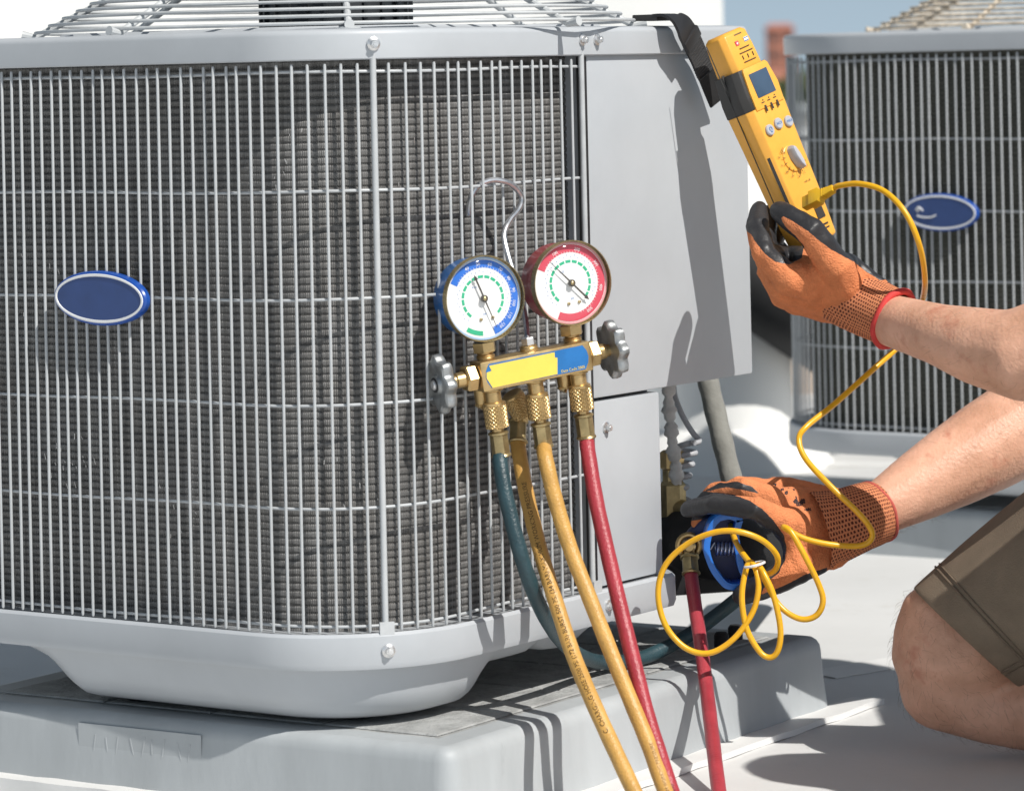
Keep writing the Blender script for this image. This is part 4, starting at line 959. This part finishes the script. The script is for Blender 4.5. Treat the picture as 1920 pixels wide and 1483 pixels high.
loop_ = [(1345, 966), (1331, 982), (1322, 1008), (1320, 1035), (1330, 1066), (1346, 1090), (1362, 1104), (1385, 1106), (1406, 1098), (1406, 1086), (1396, 1064), (1391, 1035), (1386, 1005), (1391, 984), (1392, 972), (1370, 962)]
def ring_frame(px, Y0, Y1, th, name, m):
    P = catmull([at(x, y, Y0) for x, y in px] + [at(*px[0], Y0)], 5)[:-1]; n = len(P); cen = sum(P, Vector())/n; mb = MB(); rows = []
    for (k, Y) in ((1, Y0), (1, Y1), (0, Y1), (0, Y0)):
        row = []
        for i, p in enumerate(P):
            q = P[(i + 1) % n] - P[i - 1]; nn = Vector((q.z, 0, -q.x)).normalized()
            if nn.dot(cen - p) < 0: nn = -nn
            v = p + nn*(0 if k else th); v.y = Y; row.append(v)
        rows.append(row)
    mb.grid(rows + [rows[0]], True); return mb.build(name, m, cl, 40), rows
o, rows = ring_frame(loop_, 3.126, 3.160, .0055, 'handle', M['clamp'])
bevel_obj(o, .0009)
mb = MB(); inner = [v.copy() for v in rows[3]]
for v in inner: v.y = 3.154
mb.fan(inner, True); mb.build('handle_web', M['clamp_in'], cl, 0)
mb = MB(); hx = []
for i in range(70):
    a = 2*PI*5*i/69; c = at(1340 + 36*i/69, 1029 - 1*i/69, 3.146); hx.append(c + Vector((0, math.sin(a)*.0055, math.cos(a)*.0055)))
mb.tube([at(1332, 1030, 3.146)] + hx + [at(1383, 1027, 3.146)], .0009, 8); mb.build('spring', M['bolt'], cl, 60)
for x in (1367, 1383):
    mb = MB(); a, b, c = at(x, 1098, 3.140), at(x + 5, 1099, 3.140), at(x + 1, 1086, 3.140); mb.add([a, b, c, a + Vector((0, .02, 0)), b + Vector((0, .02, 0)), c + Vector((0, .02, 0))], [(0, 1, 2), (3, 5, 4), (0, 3, 4, 1), (1, 4, 5, 2), (2, 5, 3, 0)]); mb.build('rib', M['clamp'], cl, 0)
mb = MB(); mb.tube(catmull([at(1345, 975, 3.165), at(1322, 990, 3.18), at(1302, 1008, 3.20), at(1292, 1030, 3.22)], 5), [.009]*15 + [.007], 12); mb.build('jaw', M['clamp_in'], cl)

# ---- hanging strap with magnet
st = empty('magnet_strap'); tag(st, 'black webbing strap with magnet holding the meter from the top rim', 'strap')
def ribbon(P, wdir, wd, th, name, m, parent, waves=0.0):
    P = [Vector(p) for p in P]; mb = MB(); rows = []; n = len(P)
    for i in range(n):
        d = (P[min(i + 1, n - 1)] - P[max(i - 1, 0)]).normalized(); wv = wdir(i/(n - 1)) if callable(wdir) else Vector(wdir); wv = (wv - d*wv.dot(d)).normalized(); nn = d.cross(wv)
        t_ = th*(1 + waves*(i % 2))
        rows.append([P[i] + wv*wd/2*a + nn*t_/2*b for a, b in ((-1, -1), (1, -1), (1, 1), (-1, 1))])
    mb.grid(rows, True); mb.fan(rows[0], True); mb.fan(rows[-1]); return mb.build(name, m, parent, 30)
UR = Vector((cy, sy_, 0))
mb = MB(); Mx = frame(at(1229, 34, 3.165), UR, Vector((-sy_, cy, 0)), Vector((0, 0, 1))); mb.box((0, 0, 0), (.036, .026, .0055)); o = mb.build('magnet', M['meter_dark'], st, bevel=.001); o.matrix_world = Mx
e0 = [at(1236, 30, 3.154), at(1252, 29, 3.149), at(1266, 34, 3.146), at(1278, 46, 3.148), at(1289, 63, 3.155), at(1298, 80, 3.163)]
ribbon(catmull(e0, 6), UR, .024, .0026, 'leather_tab', M['black'], st)
BP = [at(1296, 74, 3.168), at(1308, 100, 3.180), at(1322, 132, 3.190), at(1336, 164, 3.198), at(1348, 190, 3.204)]
wd_ = lambda t: UR.lerp(Vector((.78, .55, .05)), t)
band = ribbon(resample(catmull(BP, 6), .004), wd_, .0215, .0022, 'strap_band', M['rubber'], st)
fw = Vector((-.25, -.95, .15)).normalized()*.0036
ribbon([p + fw for p in resample(catmull(BP[:3] + [at(1326, 141, 3.192)], 6), .0014)], lambda t: wd_(t*.5), .0222, .0020, 'ribbed_webbing', M['webbing'], st, .55)
mb = MB(); bc = at(1297, 74, 3.160); bz = (BP[1] - BP[0]).normalized(); bx = (UR - bz*UR.dot(bz)).normalized()
mb.box((0, 0, 0), (.0245, .0044, .0120)); o = mb.build('buckle', M['black'], st, bevel=.0012); o.matrix_world = frame(bc, bx, bz.cross(bx), bz)

# ================================================================ PERSON
def q(px, py, Y): return at(px, py, Y)
def qU(px, py, Y): return at(px, py, Y - .042)
LW = [qU(1625, 578, 3.155), qU(1668, 600, 3.13), qU(1760, 627, 3.065), qU(1830, 648, 3.035), q(1905, 668, 2.965), Vector((.475, 2.945, .372)), Vector((.545, 2.93, .362))]
LWr = [.0225, .0228, .0265, .0330, .0395, .0430, .0410]
RW = [q(1590, 977, 3.136), q(1638, 960, 3.145), q(1722, 912, 3.165), q(1785, 876, 3.18), q(1850, 838, 3.195), q(1920, 796, 3.21), Vector((.535, 3.215, .315))]
RWr = [.0225, .0228, .0315, .0370, .0415, .0440, .0420]
LS, RS = Vector((.78, 2.71, .645)), Vector((.83, 3.02, .63))
NK = Vector((.885, 2.86, .77)); PV = Vector((.70, 2.84, .30))
RH, LH = Vector((.68, 2.93, .285)), Vector((.71, 2.73, .29))
LK, LA = Vector((.60, 2.655, .56)), Vector((.58, 2.56, .085))
caps = [
 (LW, LWr), ([LW[-1], LW[-1].lerp(LS, .5), LS], [.043, .050, .056]),
 (RW, RWr), ([RW[-1], RW[-1].lerp(RS, .5), RS], [.044, .050, .056]),
 ([PV, PV.lerp(NK, .5), NK], [.115, .118, .085]), ([LS, NK, RS], [.06, .075, .06]), ([LH, PV, RH], [.10, .11, .10]),
 ([PV + Vector((-.02, -.07, .08)), LS + Vector((.03, .06, -.08))], [.085, .08]), ([PV + Vector((.0, .07, .08)), RS + Vector((-.02, -.07, -.07))], [.085, .08]),
 ([NK, NK + Vector((-.03, .02, .12))], [.056, .052]),
 ([NK + Vector((-.05, .035, .15)), NK + Vector((-.035, .025, .215))], [.072, .082]), ([NK + Vector((-.10, .07, .115)), NK + Vector((-.085, .06, .16))], [.030, .050]), ([NK + Vector((-.135, .095, .155)), NK + Vector((-.118, .083, .185))], [.011, .010]),
 # kneeling right leg: thigh, knee, shin, foot
 ([RH, q(1990, 1090, 3.0), q(1870, 1165, 3.04), q(1775, 1222, 3.05)], [.080, .058, .050, .0475]),
 ([q(1778, 1180, 3.05), q(1774, 1245, 3.05), q(1766, 1287, 3.05)], [.0465, .0480, .0375]),
 ([q(1766, 1287, 3.05), q(1850, 1322, 3.055), q(1960, 1322, 3.05), q(2200, 1318, 3.03), Vector((.72, 3.02, .055))], [.0375, .0325, .042, .050, .035]),
 ([Vector((.72, 3.02, .055)), Vector((.80, 2.98, .045)), Vector((.86, 2.95, .03))], [.035, .035, .025]),
 # planted left leg
 ([LH, LH.lerp(LK, .5), LK], [.098, .095, .072]), ([LK, LK.lerp(LA, .35), LA], [.058, .055, .036]), ([LA, Vector((.575, 2.565, .045)), Vector((.53, 2.60, .032))], [.04, .04, .028]),
]
person = voxel_union('person', caps, .0042, 5, M['skin'])
tag(person, 'kneeling person in olive shorts and orange gloves holding the yellow meter', 'person')
def garment(name, caps_, vox, m, parent=person): 
    o = voxel_union(name, caps_, vox, 3, m); o.parent = parent; return o
garment('shirt', [([PV + Vector((0, 0, .04)), PV.lerp(NK, .5), NK - Vector((0, 0, .02))], [.128, .132, .098]), ([LS, NK - Vector((0, 0, .02)), RS], [.072, .085, .072]), ([PV + Vector((-.02, -.07, .08)), LS + Vector((.03, .06, -.08))], [.098, .092]), ([PV + Vector((.0, .07, .08)), RS + Vector((-.02, -.07, -.07))], [.098, .092]), ([LS, LS.lerp(LW[-1], .55)], [.07, .066]), ([RS, RS.lerp(RW[-1], .5)], [.07, .066])], .007, M['shirt'])
HC = NK + Vector((-.04, .028, .20))
garment('hair', [([HC + Vector((.015, -.01, .02)), HC + Vector((.03, -.02, -.03))], [.083, .070])], .006, M['hair'])
garment('shoe', [([LA + Vector((0, 0, .0)), Vector((.57, 2.565, .05)), Vector((.52, 2.60, .036))], [.052, .049, .036])], .006, M['shoe'])
garment('shoe', [([Vector((.74, 3.01, .055)), Vector((.80, 2.98, .05)), Vector((.88, 2.94, .04))], [.046, .046, .034])], .006, M['shoe'])

# shorts: a loose leg with a thick hem over the kneeling thigh, and the seat
def shorts_leg():
    mb = MB()
    st_ = [ # centre px, Y, half-length of the section across the thigh, direction of that section in px, half depth
      ((1811, 1193), 3.043, 132, (-.735, -.680), .066),
      ((1818, 1188), 3.042, 133, (-.725, -.690), .074),
      ((1850, 1168), 3.036, 138, (-.690, -.725), .078),
      ((1892, 1142), 3.028, 146, (-.650, -.760), .082),
      ((1940, 1114), 3.018, 156, (-.610, -.790), .086),
      ((2000, 1078), 3.004, 168, (-.560, -.830), .090),
      ((2080, 1030), 2.985, 180, (-.52, -.855), .088),
      ((2200, 960), 2.955, 196, (-.50, -.866), .096),
      ((2360, 900), 2.92, 215, (-.45, -.893), .105)]
    rows = []; uvs = []; n = 72
    for j, (c, Y, h, d, dep) in enumerate(st_):
        C = at(c[0], c[1], Y); E = at(c[0] + d[0]*h, c[1] + d[1]*h, Y) - C; row = []
        for i in range(n):
            a = 2*PI*i/n; k = 1 + .012*math.sin(3*a + j*.9) + .016*math.sin(5*a - j*.55)*min(j/3, 1)
            row.append(C + E*math.cos(a)*k + Vector((0, -dep*math.sin(a)*k, 0)) + Vector((.15, 0, .1))*.0)
        rows.append(row)
    # thickness: turn the hem inwards
    C = sum(rows[0], Vector())/n; inn = [p.lerp(C, .045) + (rows[2][i] - rows[0][i])*.02 for i, p in enumerate(rows[0])]; inn2 = [p.lerp(C, .05) + (rows[2][i] - rows[0][i])*.9 for i, p in enumerate(rows[0])]
    rim0 = [p.lerp(C, .02) - (rows[2][i] - rows[0][i])*.04 for i, p in enumerate(rows[0])]
    mb.grid([inn2, inn, rim0] + rows, True, flip=False)
    o = mb.build('shorts', M['shorts'], person, 60)
    md = o.modifiers.new('s', 'SUBSURF'); md.levels = 2; md.render_levels = 2
    # stitched seams: double row above the hem, and the outseam running up the leg
    def along(i_f, j_f):
        j = min(int(j_f), len(rows) - 2); t = j_f - j; i0 = int(math.floor(i_f)) % n; f = i_f - math.floor(i_f); i1 = (i0 + 1) % n
        a = rows[j][i0].lerp(rows[j][i1], f); b = rows[j + 1][i0].lerp(rows[j + 1][i1], f); p = a.lerp(b, t); return p
    def outw(p, j_f): 
        j = min(int(j_f + .5), len(rows) - 1); C_ = sum(rows[j], Vector())/n; return (p - C_).normalized()
    for jf, w_ in ((2.05, .0011), (2.22, .0007)):
        mb = MB(); mb.tube([along(i_*.5, jf) + outw(along(i_*.5, jf), jf)*.0004 for i_ in range(0, 2*n + 1)], w_, 6); mb.build('hem_stitch', M['seam'], o)
    for off in (0, .55):
        mb = MB(); mb.tube([along(24.2 + off*2 - .5*jj, jj) + outw(along(24 + off*2 - .5*jj, jj), jj)*.0006 for jj in np.linspace(.1, 7.8, 60)], .0013 if off == 0 else .0008, 6); mb.build('side_seam', M['seam'], o)
    return o
shorts = shorts_leg()
o = voxel_union('shorts_seat', [([RH, q(2360, 905, 2.92)], [.104, .098]), ([LH, PV - Vector((0, 0, .0)), RH], [.112, .125, .112]), ([LH, LH.lerp(LK, .8)], [.104, .088])], .007, 3, M['shorts']); o.parent = shorts

# ---- gloves
def poly_sd(P, poly):
    x, y = P[:, 0], P[:, 1]; d = np.full(len(P), 1e9); ins = np.zeros(len(P), bool); n = len(poly)
    for i in range(n):
        x0, y0 = poly[i]; x1, y1 = poly[(i + 1) % n]; dx, dy = x1 - x0, y1 - y0
        t = np.clip(((x - x0)*dx + (y - y0)*dy)/(dx*dx + dy*dy + 1e-9), 0, 1); d = np.minimum(d, np.hypot(x - x0 - dx*t, y - y0 - dy*t))
        if y0 != y1: ins ^= ((y0 > y) != (y1 > y)) & (x < (x1 - x0)*(y - y0)/(y1 - y0) + x0)
    return np.where(ins, -d, d)
from mathutils import noise as mnoise
def mat_glove():
    m = M['glove_orange'].copy(); m.name = 'dipped_glove'; t = m.node_tree; o_ = t.nodes['Material Output']; p0 = t.nodes['Principled BSDF']
    at_ = N(t, 'ShaderNodeAttribute'); at_.attribute_name = 'dip'
    no = N(t, 'ShaderNodeTexNoise'); no.inputs['Scale'].default_value = 320; no.inputs['Detail'].default_value = 4
    tc = N(t, 'ShaderNodeTexCoord'); t.links.new(tc.outputs['Object'], no.inputs['Vector'])
    ad = N(t, 'ShaderNodeMath', operation='MULTIPLY_ADD'); ad.inputs[1].default_value = .22; t.links.new(no.outputs['Fac'], ad.inputs[0]); t.links.new(at_.outputs['Fac'], ad.inputs[2])
    rp = N(t, 'ShaderNodeValToRGB'); rp.color_ramp.elements[0].position = .585; rp.color_ramp.elements[1].position = .635; t.links.new(ad.outputs[0], rp.inputs[0])
    p1 = N(t, 'ShaderNodeBsdfPrincipled'); n2 = N(t, 'ShaderNodeTexNoise'); n2.inputs['Scale'].default_value = 45; n2.inputs['Detail'].default_value = 5; t.links.new(tc.outputs['Object'], n2.inputs['Vector'])
    r2 = N(t, 'ShaderNodeValToRGB'); r2.color_ramp.elements[0].color = (.014, .014, .016, 1); r2.color_ramp.elements[1].color = (.040, .040, .044, 1); t.links.new(n2.outputs['Fac'], r2.inputs[0]); t.links.new(r2.outputs[0], p1.inputs['Base Color'])
    mr = N(t, 'ShaderNodeMapRange'); mr.inputs['To Min'].default_value = .30; mr.inputs['To Max'].default_value = .58; t.links.new(n2.outputs['Fac'], mr.inputs[0]); t.links.new(mr.outputs[0], p1.inputs['Roughness'])
    bp = N(t, 'ShaderNodeBump'); bp.inputs['Strength'].default_value = .35; bp.inputs['Distance'].default_value = .0012; t.links.new(no.outputs['Fac'], bp.inputs['Height']); t.links.new(bp.outputs[0], p1.inputs['Normal'])
    mx = N(t, 'ShaderNodeMixShader'); t.links.new(rp.outputs[0], mx.inputs[0]); t.links.new(p0.outputs[0], mx.inputs[1]); t.links.new(p1.outputs[0], mx.inputs[2]); t.links.new(mx.outputs[0], o_.inputs[0])
    return m
M['glove'] = mat_glove()
def shade_glove(o, poly, back_black, extra=()):
    me = o.data; me.materials.clear(); me.materials.append(M['glove'])
    nv = len(me.vertices); co = np.empty(nv*3); me.vertices.foreach_get('co', co); co = co.reshape(-1, 3); no = np.empty(nv*3); me.vertices.foreach_get('normal', no); no = no.reshape(-1, 3)
    d = co - np.array(CAMP); d /= np.linalg.norm(d, axis=1)[:, None]; f = (no*d).sum(1)
    ux, uy = co[:, 0]/co[:, 1]*FPX, (ZC - co[:, 2])/co[:, 1]*FPX; P = np.stack([960 + ux*CR + uy*SR, 132 - ux*SR + uy*CR], 1)
    sd = np.min([poly_sd(P, q_) for q_ in (poly, *extra)], axis=0); a = np.clip(.5 - sd/12.0, 0, 1)
    b = np.array([1.0 if back_black(x, y, None) else 0.0 for x, y in P]); t = np.clip(f/.25, 0, 1); val = a*(1 - t) + b*t
    at_ = me.attributes.new('dip', 'FLOAT', 'POINT'); at_.data.foreach_set('value', val)
    # small folds and wrinkles of the cloth
    for i in range(nv):
        c = Vector(co[i]); w_ = mnoise.noise(Vector((c.x*42 + c.z*60, c.y*42, c.z*42 - c.x*60)))*.0009 + mnoise.noise(c*150)*.0003 - abs(mnoise.noise(Vector((c.x*90 + c.z*35, c.y*60, c.z*28))))*.0010
        co[i] += no[i]*w_
    me.vertices.foreach_set('co', co.ravel()); me.update()
def knit_cuff(glove, path, radii, e1s, name='cuff', ribs=40):
    """path centres, radii (a along e1, b across), soft ribbing; u round the wrist, v along it"""
    mb = MB(); rows = []; uvs = []; n = 97; P = [Vector(p) for p in path]; m = len(P)
    for j in range(m):
        d = (P[min(j + 1, m - 1)] - P[max(j - 1, 0)]).normalized(); e1 = Vector(e1s); e1 = (e1 - d*e1.dot(d)).normalized(); e2 = d.cross(e1)
        a, b = radii[j]; row = []
        for i in range(n):
            t = 2*PI*i/(n - 1); rr = 1 + .008*math.cos(ribs*t) + .010*math.sin(4*t + j*.8)
            row.append(P[j] + e1*a*math.cos(t)*rr + e2*b*math.sin(t)*rr); uvs.append((i/(n - 1), j/(m - 1)))
        rows.append(row)
    mb.grid(rows, uvs=uvs); o = mb.build(name, M['cuff'], glove, 60); return rows
# upper (left) hand
vs_l = 1.0
th = [qU(1600, 560, 3.150), qU(1564, 498, 3.122), qU(1518, 434, 3.112), qU(1463, 397, 3.130)]
ix = [qU(1476, 522, 3.128), qU(1432, 474, 3.125), qU(1420, 425, 3.145), qU(1424, 393, 3.165)]
md_ = [qU(1468, 538, 3.150), qU(1438, 484, 3.166), qU(1434, 440, 3.192), qU(1442, 402, 3.206)]
rg_ = [qU(1472, 552, 3.176), qU(1440, 508, 3.192), qU(1446, 462, 3.212), qU(1462, 436, 3.216)]
pk = [qU(1490, 564, 3.198), qU(1456, 530, 3.215), qU(1450, 492, 3.230), qU(1462, 466, 3.232)]
wr = qU(1640, 588, 3.145)
caps = [(th, [.0155, .0155, .0132, .0100]), (ix, [.0135, .0112, .0102, .0084]), (md_, [.0138, .0115, .0105, .0086]), (rg_, [.0132, .0110, .0100, .0084]), (pk, [.0120, .0098, .0090, .0078]),
        ([wr, qU(1570, 545, 3.158), ix[0]], [.0225, .0195, .0150]), ([wr, qU(1565, 560, 3.170), md_[0]], [.0225, .0195, .0150]), ([wr, qU(1570, 570, 3.180), rg_[0]], [.0225, .0185, .0142]), ([wr, qU(1575, 575, 3.190), pk[0]], [.0220, .0175, .0130]),
        ([th[0], qU(1540, 520, 3.14), ix[0]], [.0165, .0160, .0140]), ([th[1], qU(1520, 510, 3.135), ix[0]], [.0130, .0115, .0125]), ([wr, th[0]], [.0225, .018]), ([th[1], qU(1592, 502, 3.150), qU(1622, 520, 3.148), qU(1650, 535, 3.146)], [.0135, .0125, .0105, .0075]), ([qU(1455, 480, 3.185), qU(1500, 500, 3.175), qU(1540, 520, 3.165)], [.012, .017, .018]), ([ix[1], qU(1462, 488, 3.165), qU(1505, 490, 3.150)], [.0112, .013, .014])]
gl = voxel_union('glove', caps, .0016, 7, M['glove_orange']); gl.parent = person
c4 = lambda pts: [(1370 + .25625*x, 320 + .25625*y) for x, y in pts]
poly1 = c4([(1090, 800), (1000, 745), (900, 670), (810, 615), (730, 575), (650, 515), (560, 440), (460, 375), (385, 335), (368, 350), (400, 410), (470, 480), (535, 560), (520, 640), (430, 685), (330, 668), (250, 610), (180, 520), (150, 470), (60, 400), (60, 100), (700, 100), (1150, 500), (1200, 800)])
shade_glove(gl, poly1, lambda px, py, c: px < 1600 or py < 545)
knit_cuff(gl, [qU(1548, 528, 3.178), qU(1575, 545, 3.168), qU(1603, 561, 3.158), qU(1632, 577, 3.147), qU(1655, 588, 3.138), qU(1676, 598, 3.129)], [(.0275, .0275), (.0283, .0275), (.0276, .0272), (.0264, .0264), (.0258, .0258), (.0262, .0262)], (.5, 0, .85))
def trim(glove, c, d, r, tr, m=M['trim']):
    Mx = align_z(c, d); mb = MB(); mb.tube([Mx @ Vector((r*math.cos(a), r*math.sin(a), .0006*math.sin(5*a))) for a in np.linspace(0, 2*PI, 49)], tr, 8, cap=False); mb.build('cuff_trim', m, glove, 60)
dl = (qU(1676, 598, 3.129) - qU(1603, 561, 3.158)).normalized()
trim(gl, qU(1676, 598, 3.129), dl, .0258, .0031)
# lower (right) hand
ix = [q(1480, 985, 3.100), q(1415, 952, 3.080), q(1338, 944, 3.098), q(1290, 955, 3.122)]
md_ = [q(1466, 945, 3.120), q(1395, 917, 3.110), q(1340, 925, 3.140), q(1308, 955, 3.165)]
rg_ = [q(1458, 925, 3.150), q(1385, 914, 3.142), q(1335, 938, 3.170), q(1310, 980, 3.185)]
pk = [q(1470, 922, 3.178), q(1405, 925, 3.176), q(1360, 950, 3.200), q(1335, 985, 3.205)]
th = [q(1555, 1028, 3.120), q(1496, 1066, 3.096), q(1440, 1094, 3.098), q(1390, 1116, 3.122)]
wr = q(1602, 972, 3.145)
caps = [(ix, [.0140, .0105, .0096, .0078]), (md_, [.0138, .0108, .0100, .0084]), (rg_, [.0130, .0105, .0095, .0080]), (pk, [.0120, .0098, .0090, .0076]), (th, [.0165, .0145, .0125, .0092]),
        ([wr, q(1545, 978, 3.128), ix[0]], [.0240, .0220, .0165]), ([wr, q(1540, 962, 3.140), md_[0]], [.0240, .0225, .0165]), ([wr, q(1540, 952, 3.160), rg_[0]], [.0240, .0210, .0155]), ([wr, q(1545, 950, 3.175), pk[0]], [.0230, .0200, .0140]),
        ([wr, th[0]], [.0240, .0200]), ([th[0], q(1510, 1020, 3.112), ix[0]], [.0180, .0170, .0150]), ([th[1], q(1492, 1030, 3.100), ix[0]], [.0135, .0110, .0130])]
gr = voxel_union('glove', caps, .0016, 7, M['glove_orange']); gr.parent = person
c3 = lambda pts: [(1200 + .2697*x, 860 + .2697*y) for x, y in pts]
poly2 = c3([(200, 340), (280, 250), (420, 225), (540, 236), (650, 248), (760, 290), (850, 350), (930, 430), (1000, 530), (1020, 620), (1010, 700), (965, 790), (905, 840), (860, 900), (840, 945), (1000, 885), (1150, 805), (1300, 755), (1300, 900), (900, 1080), (560, 1080), (560, 860), (700, 700), (600, 400), (200, 450)])
stripe = c3([(440, 225), (560, 163), (680, 160), (780, 195), (835, 243), (720, 218), (600, 196), (480, 222)])
shade_glove(gr, poly2, lambda px, py, c: px < 1540, (stripe,))
knit_cuff(gr, [q(1530, 996, 3.124), q(1560, 989, 3.127), q(1590, 979, 3.130), q(1612, 970, 3.135), q(1630, 964, 3.139), q(1642, 960, 3.143)], [(.0352, .0405), (.0325, .0350), (.0300, .0300), (.0290, .0290), (.0284, .0284), (.0278, .0278)], (0, 0, 1))
trim(gr, q(1643, 959.5, 3.143), (q(1722, 912, 3.175) - q(1612, 970, 3.138)), .0270, .0017, M['trim_dull'])

# ---- fine body hair on the knee, shin and forearms
def hairs(n, sel, grow, name, L0, L1):
    me = person.data; nv = len(me.vertices); co = np.empty(nv*3); me.vertices.foreach_get('co', co); co = co.reshape(-1, 3); no = np.empty(nv*3); me.vertices.foreach_get('normal', no); no = no.reshape(-1, 3)
    idx = np.where(sel(co))[0]; pick = rng.choice(idx, n); mb = MB()
    for i in pick:
        p = Vector(co[i]) + Vector(rng.normal(0, .0015, 3)); nn = Vector(no[i]); g = Vector(grow) + Vector(rng.normal(0, .45, 3)); g = (g - nn*g.dot(nn)).normalized(); L = rng.uniform(L0, L1); sd = nn.cross(g)*rng.normal(0, .35)
        p = p - nn*.0012
        mb.tube([p, p + nn*.0026 + g*L*.3, p + nn*.0040 + (g + sd*.5)*L*.65, p + nn*.0042 + (g + sd)*L], [.00007, .000065, .00005, .00002], 3, cap=False)
    o = mb.build(name, M['hair'], person, 60); o['kind'] = 'stuff'
hairs(2200, lambda c: (c[:, 0] < .56) & (c[:, 2] < .20) & (c[:, 1] > 2.9), (.5, 0, -.8), 'leg_hair', .006, .014)
hairs(700, lambda c: (c[:, 0] > .34) & (c[:, 0] < .54) & (c[:, 2] > .22) & (c[:, 2] < .45) & (c[:, 1] > 2.85), (-.6, .2, -.5), 'arm_hair', .006, .012)

mb = MB()
rg2 = np.random.default_rng(3); me = gr.data
vv = [v for v in me.vertices if in_poly(*pix(v.co), c3([(930, 175), (1010, 165), (1180, 300), (1190, 360), (1130, 370), (1060, 290)])) and v.normal.dot((v.co - CAMP).normalized()) < -.3]
for v in vv:
    if mnoise.noise(Vector((v.co.x*260, v.co.y*60, v.co.z*260))) > .22:
        n_ = v.normal; t1 = n_.orthogonal().normalized(); t2 = n_.cross(t1); p = v.co + n_*.0002
        mb.add([p + t1*.0009, p + t2*.0009, p - t1*.0009, p - t2*.0009], [(0, 1, 2, 3)])
if mb.v:
    o = mb.build('glove_print', M['ink'], gr, 0); o['kind'] = 'stuff'
